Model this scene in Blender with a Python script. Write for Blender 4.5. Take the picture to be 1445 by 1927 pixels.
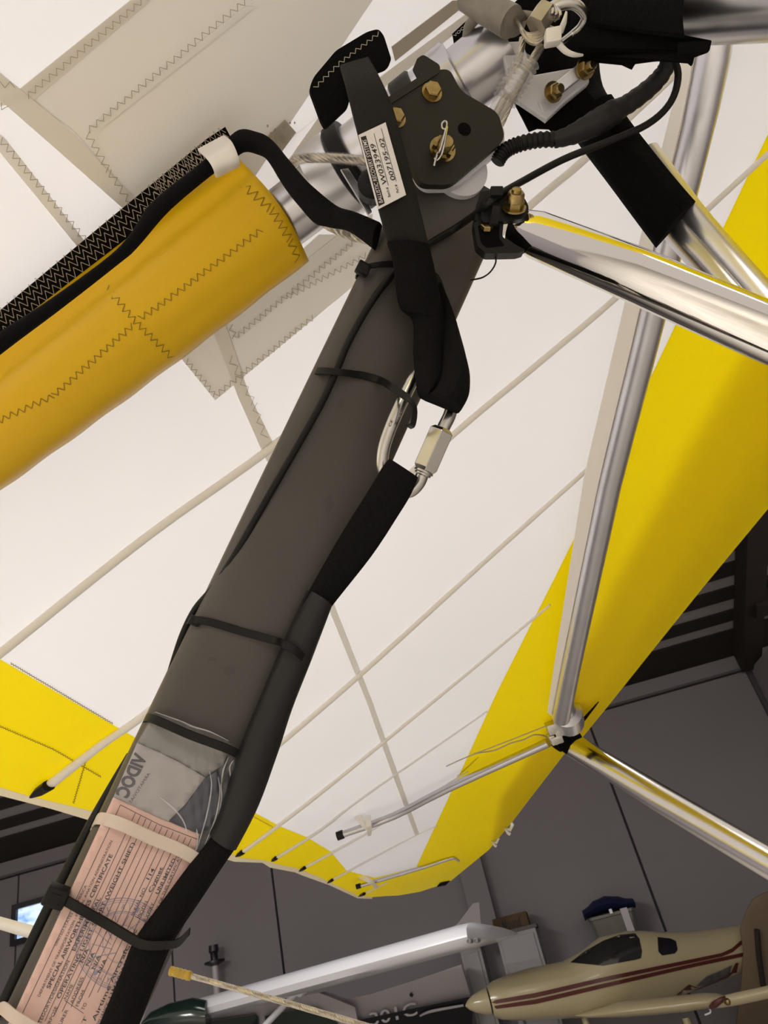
import bpy, bmesh, math, random
import numpy as np
from math import radians, sin, cos, pi, atan2, sqrt
from mathutils import Vector, Matrix
from mathutils.bvhtree import BVHTree
from mathutils.geometry import delaunay_2d_cdt, tessellate_polygon
random.seed(7)
for o in list(bpy.data.objects): bpy.data.objects.remove(o)
SC = bpy.context.scene; COL = SC.collection

# ------------------------------------------------------------------ camera
FPX = 1392.0; PITCH = radians(32); ROLL = radians(14.5); ZC = 1.65
CAM = Vector((0, 0, ZC))
FW = Vector((0, cos(PITCH), sin(PITCH)))
R0 = Vector((1, 0, 0)); U0 = R0.cross(FW)
UP = U0*cos(ROLL) + R0*sin(ROLL); RT = R0*cos(ROLL) - U0*sin(ROLL)
cd = bpy.data.cameras.new('camera'); co = bpy.data.objects.new('camera', cd); COL.objects.link(co)
cd.sensor_fit = 'VERTICAL'; cd.sensor_height = 36.0; cd.sensor_width = 27.0
cd.lens = 36.0*FPX/1927.0; cd.clip_start = 0.02; cd.clip_end = 100
co.matrix_world = Matrix(((RT.x, UP.x, -FW.x, CAM.x), (RT.y, UP.y, -FW.y, CAM.y), (RT.z, UP.z, -FW.z, CAM.z), (0, 0, 0, 1)))
cd.dof.use_dof = True; cd.dof.focus_distance = 0.55; cd.dof.aperture_fstop = 36.0
SC.camera = co
# ------------------------------------------------------------------ world and lamps
SC.view_settings.view_transform = 'Standard'; SC.view_settings.look = 'None'
SC.view_settings.gamma = 1; SC.view_settings.use_curve_mapping = False
SC.view_settings.exposure = 0.06
W = bpy.data.worlds.new('world'); SC.world = W; W.use_nodes = True
W.node_tree.nodes['Background'].inputs[0].default_value = (1.0, 0.90, 0.79, 1)
W.node_tree.nodes['Background'].inputs[1].default_value = .7
def area(name, loc, sx, sy, power, color=(1, .965, .925), rot=(0, 0, 0), spread=180):
    l = bpy.data.lights.new(name, 'AREA'); l.shape = 'RECTANGLE'; l.size = sx; l.size_y = sy
    l.energy = power; l.color = color; l.spread = radians(spread)
    o = bpy.data.objects.new(name, l); COL.objects.link(o); o.location = loc; o.rotation_euler = rot
    return o
LP = 11.5; FLP = 200.0
for i, (x, y, p) in enumerate([(.3, -2.4, 1), (-.1, -.6, 1), (.15, 1.0, 1), (-.35, 2.6, 1), (-.7, 4.3, 1), (-1.1, 6.0, .9)]):
    area('hangar_tube_lamp', (x, y, 3.75), 2.6, .3, LP*p, rot=(0, 0, radians(-25)), spread=115)
for x, y, p in ((-3.5, .6, 1.5), (-3.6, -2.4, 1.6), (.6, -5.0, 1), (2.7, -1.8, .25)):
    area('bounce_fill_lamp', (x, y, 3.8), 1.6, .5, FLP*p, (1, .96, .915))  # added unseen lamps: their floor bounce fills the sail's underside
# ------------------------------------------------------------------ pixel rays onto real planes
def ray(x, y): return FW + RT*((x-722.5)/FPX) - UP*((y-963.5)/FPX)
def P(x, y, d): return CAM + ray(x, y)*d
def plane_hit(x, y, p0, n):
    r = ray(x, y); return CAM + r*((p0-CAM).dot(n)/r.dot(n))
# keel line and sail height field
def onz(x, y, z):
    r = ray(x, y); return CAM + r*((z-ZC)/r.z)
KA = onz(565, 388, ZC+.585); KB = onz(886, 142, ZC+.585)
KD = (KB-KA).normalized(); KM = Vector((-KD.y, KD.x, 0))
if KM.y < 0: KM = -KM
def cs(x, y):
    v = Vector((x, y, 0))-Vector((KA.x, KA.y, 0)); return v.dot(KD), v.dot(KM)
def zs(x, y):
    c, s = cs(x, y); s = abs(s)
    u = (c+.35+.5*s)/1.15
    cam = .045*(1-min(u*u, 2.0))
    return ZC+.645-.045*s+cam*max(0, 1-s/6.5)
def S(px, py, off=0.0):
    z = ZC+.66
    for _ in range(14):
        q = onz(px, py, z); z = zs(q.x, q.y)-off
    return onz(px, py, z)
def Sd(px, py): return (S(px, py)-CAM).dot(FW)
# mast
MT = P(834, 400, .53); MB_ = P(204, 1750, .44)
MAX = (MT-MB_).normalized()
_m = (MT+MB_)/2
_n = CAM-_m; _n -= MAX*_n.dot(MAX); _n.normalize()
YAW = radians(5)
MN = (Matrix.Rotation(YAW, 3, MAX) @ _n).normalized()      # front normal
MX = MAX.cross(MN).normalized()                            # points to the photo's right
if MX.dot(RT) < 0: MX = -MX
def M(px, py, off=0.0): return plane_hit(px, py, MT+MN*off, MN)
# back wall
WD = Vector((.996, -.087, 0)); WN = Vector((-.087, -.996, 0)); WY = 9.0
def WL(px, py, off=0.0): return plane_hit(px, py, Vector((0, WY, 0))+WN*off, WN)

# ------------------------------------------------------------------ materials
MATS = {}
def mat(name, col, rough=.5, metal=0.0, noise=0.0, nscale=30, bump=0.0, bscale=200, spec=.5, col2=None, coat=0):
    m = bpy.data.materials.new(name); m.use_nodes = True; t = m.node_tree; b = t.nodes['Principled BSDF']
    b.inputs['Roughness'].default_value = rough; b.inputs['Metallic'].default_value = metal
    b.inputs['Specular IOR Level'].default_value = spec
    b.inputs['Coat Weight'].default_value = coat
    b.inputs['Base Color'].default_value = (*col, 1)
    tc = t.nodes.new('ShaderNodeTexCoord')
    if noise or col2:
        n = t.nodes.new('ShaderNodeTexNoise'); n.inputs['Scale'].default_value = nscale; n.inputs['Detail'].default_value = 5
        t.links.new(tc.outputs['Object'], n.inputs['Vector'])
        r = t.nodes.new('ShaderNodeMapRange'); r.inputs[1].default_value = .3; r.inputs[2].default_value = .7
        t.links.new(n.outputs['Fac'], r.inputs[0])
        mx = t.nodes.new('ShaderNodeMix'); mx.data_type = 'RGBA'
        c2 = col2 or tuple(max(0, c*(1-noise)) for c in col)
        mx.inputs[6].default_value = (*col, 1); mx.inputs[7].default_value = (*c2, 1)
        t.links.new(r.outputs[0], mx.inputs[0]); t.links.new(mx.outputs[2], b.inputs['Base Color'])
    if bump:
        n2 = t.nodes.new('ShaderNodeTexNoise'); n2.inputs['Scale'].default_value = bscale; n2.inputs['Detail'].default_value = 4
        t.links.new(tc.outputs['Object'], n2.inputs['Vector'])
        bp = t.nodes.new('ShaderNodeBump'); bp.inputs['Strength'].default_value = bump; bp.inputs['Distance'].default_value = .002
        t.links.new(n2.outputs['Fac'], bp.inputs['Height']); t.links.new(bp.outputs[0], b.inputs['Normal'])
    MATS[name] = m; return m
def sailmat(name, col, trans, tcol=None, bump=.15):
    m = bpy.data.materials.new(name); m.use_nodes = True; t = m.node_tree
    b = t.nodes['Principled BSDF']; out = t.nodes['Material Output']
    b.inputs['Roughness'].default_value = .45; b.inputs['Specular IOR Level'].default_value = .25
    tc = t.nodes.new('ShaderNodeTexCoord')
    n = t.nodes.new('ShaderNodeTexNoise'); n.inputs['Scale'].default_value = 3.0; n.inputs['Detail'].default_value = 6
    t.links.new(tc.outputs['Object'], n.inputs['Vector'])
    mx = t.nodes.new('ShaderNodeMix'); mx.data_type = 'RGBA'
    mx.inputs[6].default_value = (*col, 1); mx.inputs[7].default_value = (*[c*.93 for c in col], 1)
    t.links.new(n.outputs['Fac'], mx.inputs[0]); t.links.new(mx.outputs[2], b.inputs['Base Color'])
    tr = t.nodes.new('ShaderNodeBsdfTranslucent'); tr.inputs[0].default_value = (*(tcol or col), 1)
    ms = t.nodes.new('ShaderNodeMixShader'); ms.inputs[0].default_value = trans
    t.links.new(b.outputs[0], ms.inputs[1]); t.links.new(tr.outputs[0], ms.inputs[2]); t.links.new(ms.outputs[0], out.inputs[0])
    w = t.nodes.new('ShaderNodeTexNoise'); w.inputs['Scale'].default_value = 9; w.inputs['Detail'].default_value = 3
    t.links.new(tc.outputs['Object'], w.inputs['Vector'])
    bp = t.nodes.new('ShaderNodeBump'); bp.inputs['Strength'].default_value = bump; bp.inputs['Distance'].default_value = .01
    t.links.new(w.outputs['Fac'], bp.inputs['Height']); t.links.new(bp.outputs[0], b.inputs['Normal'])
    MATS[name] = m; return m
sailmat('sail_white', (.87, .865, .875), .55)
sailmat('sail_patch', (.97, .95, .91), .2)
sailmat('sail_tape', (.90, .86, .79), .2)
sailmat('sail_dirty', (.52, .46, .37), .2)
sailmat('sail_yellow', (.81, .705, .003), .55, (.89, .78, .003))
sailmat('pocket_yellow', (.76, .46, .003), .08)
sailmat('hem_cream', (.80, .74, .60), .45)
mat('mast_grey', (.062, .053, .048), .48, noise=.16, nscale=14, bump=.12, bscale=900)
mat('scuff', (.047, .040, .036), .5)
mat('plate_black', (.017, .0145, .0115), .5, noise=.1, bump=.1, bscale=700, spec=.3)
mat('webbing', (.0045, .004, .0045), .85, bump=.5, bscale=500, spec=.12)
mat('webbing_grey', (.017, .015, .014), .8, bump=.4, bscale=500, spec=.2)
mat('fabric_black', (.003, .0028, .003), .9, bump=.5, bscale=300, spec=.08)
mat('sleeve_satin', (.008, .0075, .008), .5, bump=.5, bscale=90, spec=.35)
mat('plastic_black', (.0045, .004, .004), .48, spec=.25)
mat('alu', (.56, .55, .58), .27, 1.0, noise=.08, nscale=20)
mat('alu_satin', (.78, .78, .84), .34, 1.0, noise=.1, nscale=12)
mat('chrome', (.72, .70, .68), .05, 1.0)
mat('steel_dull', (.50, .46, .40), .42, 1.0, noise=.2, nscale=80)
mat('polished', (.74, .72, .70), .17, 1.0)
mat('steel', (.58, .56, .53), .24, 1.0, noise=.1, nscale=60)
mat('steel_cable', (.55, .50, .42), .35, 1.0, noise=.25, nscale=300)
mat('brass', (.42, .31, .13), .32, 1.0, noise=.35, nscale=160)
mat('nylon_white', (.62, .62, .66), .4)
mat('tie_white', (.74, .71, .67), .4)
mat('grey_hose', (.26, .235, .20), .5, noise=.3, nscale=60)
mat('paper_pink', (.68, .43, .37), .7, noise=.05, nscale=25)
mat('paper_grey', (.36, .33, .33), .6, noise=.15, nscale=40)
mat('paper_grey_dark', (.22, .21, .20), .6, noise=.15, nscale=40)
mat('navy', (.004, .006, .025), .4)
mat('ink', (.020, .010, .012), .7)
mat('ink_grey', (.05, .042, .055), .6)
mat('ink_blue', (.22, .20, .30), .7)
mat('label_white', (.76, .73, .74), .5)
mat('thread_white', (.42, .39, .37), .7)
mat('thread_tan', (.40, .35, .26), .8)
mat('thread_brown', (.22, .13, .01), .8)
mat('batten_cream', (.80, .76, .69), .5)
mat('batten_white', (.76, .74, .72), .4)
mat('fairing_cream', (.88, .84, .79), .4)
mat('cable_yellow', (.55, .36, .03), .35, noise=.3, nscale=90)
mat('wall_paint', (.21, .193, .21), .75, noise=.06, nscale=1.2)
mat('wall_dark', (.10, .09, .10), .8)
mat('concrete', (.46, .43, .39), .7, noise=.2, nscale=3)
mat('timber', (.022, .014, .011), .8, noise=.3, nscale=6)
mat('roof_sheet', (.30, .28, .29), .6)
mat('plane_cream', (.43, .37, .23), .22, noise=.04, nscale=3, coat=.3)
mat('plane_fin', (.16, .115, .075), .6, noise=.1, nscale=4)
mat('plane_red', (.085, .014, .012), .35)
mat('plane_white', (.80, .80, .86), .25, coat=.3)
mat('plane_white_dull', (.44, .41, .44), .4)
mat('glass_dark', (.018, .018, .018), .12, spec=.7)
mat('glass_green', (.006, .018, .013), .15, spec=.7)
mat('black_paint', (.006, .006, .010), .35)
mat('bin_grey', (.16, .15, .13), .35, noise=.2, nscale=8)
mat('lid_blue', (.004, .008, .055), .6)
mat('cardboard', (.085, .048, .020), .8, noise=.1)
mat('cabinet_grey', (.27, .26, .275), .5)
mat('grey_mixed', (.12, .12, .13), .5, noise=.6, nscale=14)
m = mat('window_light', (.3, .45, .8), .4)
b = m.node_tree.nodes['Principled BSDF']; b.inputs['Emission Strength'].default_value = 1.0
_n1 = m.node_tree.nodes.new('ShaderNodeTexNoise'); _n1.inputs['Scale'].default_value = 5
_cr = m.node_tree.nodes.new('ShaderNodeValToRGB'); _cr.color_ramp.elements[0].color = (.16, .36, .85, 1); _cr.color_ramp.elements[1].color = (.75, .88, 1, 1)
_cr.color_ramp.elements[0].position = .3; _cr.color_ramp.elements[1].position = .6
m.node_tree.links.new(_n1.outputs['Fac'], _cr.inputs[0]); m.node_tree.links.new(_cr.outputs[0], b.inputs['Emission Color'])
def filmmat(name, tint, opac, rough):
    m = bpy.data.materials.new(name); m.use_nodes = True; t = m.node_tree
    b = t.nodes['Principled BSDF']; b.inputs['Base Color'].default_value = (*tint, 1); b.inputs['Roughness'].default_value = rough
    b.inputs['Specular IOR Level'].default_value = .55
    tr = t.nodes.new('ShaderNodeBsdfTransparent'); ms = t.nodes.new('ShaderNodeMixShader'); ms.inputs[0].default_value = opac
    t.links.new(tr.outputs[0], ms.inputs[1]); t.links.new(b.outputs[0], ms.inputs[2]); t.links.new(ms.outputs[0], t.nodes['Material Output'].inputs[0])
    MATS[name] = m
filmmat('film_clear', (.70, .70, .74), .095, .12)
filmmat('film_glint', (.75, .75, .80), .30, .15)
filmmat('film_tie', (.70, .60, .52), .72, .4)
filmmat('film_shrink', (.62, .60, .58), .38, .12)

# ------------------------------------------------------------------ object helpers
def tag(o, label=None, cat=None, group=None, kind=None):
    if label: o['label'] = label
    if cat: o['category'] = cat
    if group: o['group'] = group
    if kind: o['kind'] = kind
    return o
def thing(name, label, cat, loc, group=None):
    o = bpy.data.objects.new(name, None); COL.objects.link(o); o.location = loc; o.empty_display_size = .05
    return tag(o, label, cat, group)
def wloc(p):
    v = Vector((0, 0, 0))
    while p is not None: v += Vector(p.location); p = p.parent
    return v
class MB:
    def __init__(s): s.b = bmesh.new()
    def add(s, vs, fs):
        v = [s.b.verts.new(Vector(p)) for p in vs]
        for f in fs:
            try: s.b.faces.new([v[i] for i in f])
            except ValueError: pass
        return v
    def loft(s, rings, cap=True, closed=False):
        n = len(rings[0]); V = [[s.b.verts.new(Vector(p)) for p in r] for r in rings]
        k = len(V)
        for i in range(k if closed else k-1):
            a, b2 = V[i], V[(i+1) % k]
            for j in range(n):
                try: s.b.faces.new((a[j], a[(j+1) % n], b2[(j+1) % n], b2[j]))
                except ValueError: pass
        if cap and not closed:
            try: s.b.faces.new(list(reversed(V[0]))); s.b.faces.new(V[-1])
            except ValueError: pass
    def tube(s, pts, r, seg=12, closed=False, flat=1.0, ref=None, cap=True, taper=None):
        pts = [Vector(p) for p in pts]; n = len(pts)
        rr = list(r) if hasattr(r, '__len__') else [r]*n
        rings = []; up = None
        for i, p in enumerate(pts):
            if closed: t = (pts[(i+1) % n]-pts[i-1])
            else: t = pts[min(i+1, n-1)]-pts[max(i-1, 0)]
            if t.length < 1e-9: t = Vector((0, 0, 1))
            t.normalize()
            if ref is not None: up = Vector(ref)
            elif up is None:
                up = Vector((0, 0, 1)) if abs(t.z) < .9 else Vector((1, 0, 0))
            up = (up-t*up.dot(t)); up.normalize(); sd = t.cross(up)
            rings.append([p + sd*cos(2*pi*j/seg)*rr[i] + up*sin(2*pi*j/seg)*rr[i]*flat for j in range(seg)])
        s.loft(rings, cap, closed)
    def box(s, c, ax, ay, az):
        c, ax, ay, az = map(Vector, (c, ax, ay, az))
        vs = [c+ax*i+ay*j+az*k for k in (-1, 1) for j in (-1, 1) for i in (-1, 1)]
        s.add(vs, [(0, 2, 3, 1), (4, 5, 7, 6), (0, 1, 5, 4), (2, 6, 7, 3), (0, 4, 6, 2), (1, 3, 7, 5)])
    def bx(s, x0, y0, z0, x1, y1, z1):
        s.box(((x0+x1)/2, (y0+y1)/2, (z0+z1)/2), ((x1-x0)/2, 0, 0), (0, (y1-y0)/2, 0), (0, 0, (z1-z0)/2))
    def prism(s, poly, ext):
        """poly: 3D outline; ext: extrusion vector"""
        poly = [Vector(p) for p in poly]; ext = Vector(ext); n = len(poly)
        tri = tessellate_polygon([poly])
        vs = poly+[p+ext for p in poly]
        s.add(vs, [t for t in tri]+[tuple(n+i for i in reversed(t)) for t in tri]+[(i, (i+1) % n, n+(i+1) % n, n+i) for i in range(n)])
    def lathe(s, c, axis, prof, seg=24):
        axis = Vector(axis).normalized(); u = axis.orthogonal().normalized(); v = axis.cross(u)
        s.loft([[Vector(c)+axis*h+(u*cos(2*pi*j/seg)+v*sin(2*pi*j/seg))*r for j in range(seg)] for h, r in prof])
    def hexa(s, c, axis, r, h, ch=.15):
        s.lathe(c, axis, [(0, r), (h*(1-ch), r), (h, r*.86)], 6)
    def build(s, name, m, parent=None, smooth=True, bevel=0, sharp=40, kind=None, label=None, recalc=True, solid=0):
        if recalc: bmesh.ops.recalc_face_normals(s.b, faces=s.b.faces)
        off = wloc(parent) if parent else Vector((0, 0, 0))
        me = bpy.data.meshes.new(name)
        if bevel:
            bmesh.ops.remove_doubles(s.b, verts=s.b.verts, dist=1e-6)
            es = [e for e in s.b.edges if len(e.link_faces) == 2 and e.calc_face_angle(0) > radians(35)]
            bmesh.ops.bevel(s.b, geom=es, offset=bevel, segments=2, profile=.5, affect='EDGES', clamp_overlap=True)
        bmesh.ops.translate(s.b, verts=s.b.verts, vec=-off)
        s.b.to_mesh(me); s.b.free()
        me.materials.append(MATS[m] if isinstance(m, str) else m)
        if smooth:
            me.shade_smooth(); me.set_sharp_from_angle(angle=radians(sharp))
        o = bpy.data.objects.new(name, me); COL.objects.link(o)
        if parent: o.parent = parent
        if kind: o['kind'] = kind
        if label: o['label'] = label
        if solid:
            md = o.modifiers.new('thick', 'SOLIDIFY'); md.thickness = solid; md.offset = 0
        return o
def smoothpts(pts, k=6):
    """Catmull-Rom through pts"""
    pts = [Vector(p) for p in pts]; out = []
    n = len(pts)
    for i in range(n-1):
        p0 = pts[max(i-1, 0)]; p1 = pts[i]; p2 = pts[i+1]; p3 = pts[min(i+2, n-1)]
        for j in range(k):
            t = j/k
            out.append(.5*((2*p1)+(p2-p0)*t+(2*p0-5*p1+4*p2-p3)*t*t+(3*p1-p0-3*p2+p3)*t**3))
    out.append(pts[-1]); return out
def tpx(mb, pts, w, k=6, seg=12, **kw):
    """tube through (px, py, depth) with pixel widths"""
    v = smoothpts([P(*p) for p in pts], k)
    n = len(v)
    if hasattr(w, '__len__'):
        ws = np.interp(np.linspace(0, 1, n), np.linspace(0, 1, len(w)), w)
    else: ws = [w]*n
    mb.tube(v, [ww/2*((q-CAM).dot(FW))/FPX for ww, q in zip(ws, v)], seg, **kw)
def strap(mb, L, R, thick, k=6, toward=None, crown=0.0):
    """webbing between two 3D edge lines; rounded rectangular section"""
    L = smoothpts(L, k); R = smoothpts(R, k); rings = []
    n = len(L)
    for i in range(n):
        a, b2 = L[i], R[i]; w = b2-a
        t = ((L[min(i+1, n-1)]+R[min(i+1, n-1)])-(L[max(i-1, 0)]+R[max(i-1, 0)])).normalized()
        nn = t.cross(w).normalized()
        if nn.dot(CAM-a) < 0: nn = -nn
        h = thick/2
        ring = [a-nn*h*.6, a+nn*h*.6, a+w*.04+nn*h]
        ring += [a+w*f+nn*(h+crown*(1-(2*f-1)**2)) for f in (.25, .5, .75)]
        ring += [a+w*.96+nn*h, b2+nn*h*.6, b2-nn*h*.6, a+w*.96-nn*h, a+w*.5-nn*h, a+w*.04-nn*h]
        rings.append(ring)
    mb.loft(rings)
def cdt_fill(poly2, h, jitter=False):
    """triangulate a 2D polygon with interior points at spacing h"""
    xs = [p[0] for p in poly2]; ys = [p[1] for p in poly2]
    pts = []; n = len(poly2)
    for i in range(n):
        a, b2 = Vector(poly2[i][:2]), Vector(poly2[(i+1) % n][:2]); k = max(1, min(200, int((b2-a).length/h)))
        for j in range(k): pts.append(a.lerp(b2, j/k))
    ne = len(pts); ring = list(pts)
    def inside(x, y):
        c = False; j = ne-1
        for i in range(ne):
            if (ring[i].y > y) != (ring[j].y > y) and x < (ring[j].x-ring[i].x)*(y-ring[i].y)/(ring[j].y-ring[i].y)+ring[i].x: c = not c
            j = i
        return c
    x = min(xs)+h*.37
    while x < max(xs):
        y = min(ys)+h*.41
        while y < max(ys):
            if inside(x, y): pts.append(Vector((x, y)))
            y += h
        x += h
    r = delaunay_2d_cdt(pts, [(i, (i+1) % ne) for i in range(ne)], [], 1, 1e-6)
    return r[0], r[2]
def sail_sheet(name, poly, m, parent, h=.08, off=0.0, solid=.0012):
    v, f = cdt_fill(poly, h); mb = MB()
    mb.add([(p.x, p.y, zs(p.x, p.y)-off) for p in v], [tuple(t) for t in f])
    bmesh.ops.recalc_face_normals(mb.b, faces=mb.b.faces)
    return mb.build(name, m, parent, solid=solid, smooth=False)
def xy(px, py): q = S(px, py); return Vector((q.x, q.y))
def zigzag(mb, pts, surf, amp, per, w, double=False):
    """flat thread along a pixel polyline; surf(px,py) -> 3D"""
    segs = []
    for (x0, y0), (x1, y1) in zip(pts[:-1], pts[1:]):
        L = sqrt((x1-x0)**2+(y1-y0)**2); n = max(2, int(L/per*2)); ux, uy = (x1-x0)/L, (y1-y0)/L
        q = []
        for i in range(n+1):
            t = i/n; a = amp*(1 if i % 2 else -1)+random.uniform(-.12, .12)*amp
            q.append((x0+(x1-x0)*t-uy*a, y0+(y1-y0)*t+ux*a))
        segs.append(q)
    for q in segs:
        for (ax, ay), (bx, by) in zip(q[:-1], q[1:]):
            L = sqrt((bx-ax)**2+(by-ay)**2) or 1; nx, ny = -(by-ay)/L*w/2, (bx-ax)/L*w/2
            c = [surf(ax+nx, ay+ny), surf(bx+nx, by+ny), surf(bx-nx, by-ny), surf(ax-nx, ay-ny)]
            mb.add(c, [(0, 1, 2, 3)])
def decal(name, poly, surf, m, parent, h=10, solid=0, **kw):
    v, f = cdt_fill(poly, h); mb = MB()
    mb.add([surf(p.x, p.y) for p in v], [tuple(t) for t in f]); return mb.build(name, m, parent, solid=solid, **kw)
_fc = {}
def glyphs(body, bold=0.0):
    k = (body, bold)
    if k in _fc: return _fc[k]
    cu = bpy.data.curves.new('text', 'FONT'); cu.body = body; cu.size = 1; cu.offset = bold; cu.resolution_u = 3
    o = bpy.data.objects.new('text', cu); COL.objects.link(o)
    me = bpy.data.meshes.new_from_object(o)
    vs = [Vector(v.co) for v in me.vertices]; fs = [tuple(p.vertices) for p in me.polygons]
    bpy.data.objects.remove(o); bpy.data.meshes.remove(me); bpy.data.curves.remove(cu)
    x0 = min(v.x for v in vs); x1 = max(v.x for v in vs)
    _fc[k] = ([((v.x-x0)/(x1-x0), v.y) for v in vs], fs); return _fc[k]
def put_text(mb, body, a, b2, n, cap, bold=0.0, mirror=False, shear=0):
    """flat lettering on baseline a->b2 (3D), facing n, cap height in metres"""
    vs, fs = glyphs(body, bold); d = b2-a; L = d.length; u = d/L; up = n.cross(u).normalized()
    if mirror: mb.add([b2-u*(x*L)+up*(y*cap/.69) for x, y in vs], fs)
    else: mb.add([a+u*(x*L+shear*y*cap)+up*(y*cap/.69) for x, y in vs], fs)
def bolt(parent, c, n, r, h, m='brass', name='bolt', washer=1.35, stub=0):
    n = Vector(n).normalized(); c = Vector(c)
    mb = MB(); mb.hexa(c+n*.0008, n, r, h)
    if stub: mb.lathe(c+n*h, n, [(0, r*.62), (stub*.85, r*.6), (stub, r*.5)], 14)
    o = mb.build(name, m, parent, smooth=False)
    if washer:
        w = MB(); w.lathe(c, n, [(0, r*washer), (.0012, r*washer)], 20); w.build('washer', m, o)
    return o
# ------------------------------------------------------------------ hangar shell
WT = WL(700, 1456).z                                     # top of the back wall
FL, WX = -5.2, WL(1397, 1259).x
def wallpt(x, z, off=0): return Vector((0, WY, 0))+WD*(x/WD.x)+WN*off+Vector((0, 0, z))
mb = MB(); mb.bx(-9, -9, -.1, 8, 12, 0); mb.build('floor', 'concrete', kind='structure')
# back wall: sheets with open joints on a dark backing
wb = MB(); c = wallpt(-1.2, WT/2, -.12); wb.box(c, WD*6.8, WN*.06, (0, 0, WT/2)); wall = wb.build('wall_back', 'wall_dark', kind='structure', smooth=False)
seams = [-7.6, WL(30, 1800).x, -3.55, WL(524, 1740).x, WL(1215, 1650).x, WX+.02]
for i in range(len(seams)-1):
    a, b2 = seams[i], seams[i+1]
    for z0, z1 in ((0, WT-.03),):
        m_ = MB(); m_.box(wallpt((a+b2)/2, (z0+z1)/2, -.02), WD*((b2-a)/2-.008), WN*.035, (0, 0, (z1-z0)/2)); m_.build('wall_panel', 'wall_paint', wall, smooth=False)
# right wall, left wall
rx = WX+.05
wr = MB(); wr.bx(rx+.12, -2, 0, rx+.2, wallpt(rx, 0).y, WT); wright = wr.build('wall_right', 'wall_dark', kind='structure', smooth=False)
yy = wallpt(rx, 0).y
for k in range(8):
    m_ = MB(); m_.bx(rx+.03, yy-1.22*(k+1)+.012, 0, rx+.115, yy-1.22*k-.012, WT-.02); m_.build('wall_panel', 'wall_paint', wright, smooth=False)
wl_ = MB(); wl_.bx(-7.7, -2, 0, -7.6, 10, WT); wl_.build('wall_left', 'wall_paint', kind='structure', smooth=False)
# fascia strip above the back wall
m_ = MB(); m_.box(wallpt(-1.2, WT+.08, .03), WD*6.8, WN*.03, (0, 0, .08)); m_.build('trim_1', 'wall_paint', kind='structure', smooth=False)
m_ = MB(); m_.box(wallpt(-1.2, WT-.005, .03), WD*6.8, WN*.035, (0, 0, .012)); m_.build('trim_2', 'wall_dark', kind='structure', smooth=False)
# pitched ceiling: pale sheet rising from the back wall, dark purlins along it, rafters across
SL = Vector((.087, .996, -.36)).normalized()                 # down the slope towards the back wall
RN = WD.cross(SL).normalized(); RN = -RN if RN.z > 0 else RN   # roof normal, into the room
RP = wallpt(0, WT+.20, 0)
def rfp(px, py): return plane_hit(px, py, RP, RN)
def rft(px, py): return (rfp(px, py)-RP).dot(-SL)
def slab(t0, t1, x0, x1, h0, h1):
    c0 = RP+WD*((x0+x1)/2)-SL*((t0+t1)/2)+RN*((h0+h1)/2); m_ = MB(); m_.box(c0, WD*(x1-x0)/2, SL*(t1-t0)/2, RN*(h1-h0)/2); return m_
ceil = slab(-.6, 7.5, -9, 8, -.03, 0).build('ceiling', 'roof_sheet', kind='structure', smooth=False)
edges = [(1183, 1236), (1146, 1165), (1102, 1124), (1056, 1080), (1008, 1034), (955, 984)]
for lo, hi in edges:
    a, b2 = rft(1374, hi), rft(1374, lo); slab(a, b2, -8, WX+1, .004, .03).build('purlin', 'timber', ceil, smooth=False)
st_ = rft(1374, 955)
for k in range(7): slab(st_+.28+.6*k, st_+.58+.6*k, -8, WX+1, .004, .03).build('purlin', 'timber', ceil, smooth=False)
xa, xb = rfp(1378, 1150).dot(WD)-RP.dot(WD), rfp(1412, 1190).dot(WD)-RP.dot(WD)
for x0 in (xa, xa-3.9, xa-7.6): slab(-.02, 7, x0, x0+max(.2, xb-xa), .03, .26).build('rafter', 'timber', ceil, smooth=False)
b0 = rfp(1400, 1115)+RN*.2+WD*.22; m_ = MB(); m_.box(b0, WD*.24, SL*.1, RN*.1); m_.build('brace', 'timber', ceil, smooth=False)
# window in the back wall
wd = MB(); q = [WL(34, 1716), WL(130, 1690), WL(128, 1752), WL(26, 1772)]
wx0, wx1 = WL(36, 1740).x, WL(36, 1740).x+.62; wz1 = WL(36, 1712).z; wz0 = WL(28, 1770).z
wr_ = MB()
for (xa, xb, za, zb) in ((wx0-.06, wx1+.06, wz1, wz1+.06), (wx0-.06, wx1+.06, wz0-.06, wz0), (wx0-.06, wx0, wz0, wz1), (wx1, wx1+.06, wz0, wz1)):
    wr_.box(wallpt((xa+xb)/2, (za+zb)/2, .04), WD*(xb-xa)/2, WN*.035, (0, 0, (zb-za)/2))
win = wr_.build('window_1', 'black_paint', kind='structure', smooth=False)
m_ = MB(); m_.box(wallpt((wx0+wx1)/2, (wz0+wz1)/2, .025), WD*(wx1-wx0)/2, WN*.006, (0, 0, (wz1-wz0)/2)); m_.build('pane', 'window_light', win, smooth=False)
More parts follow.
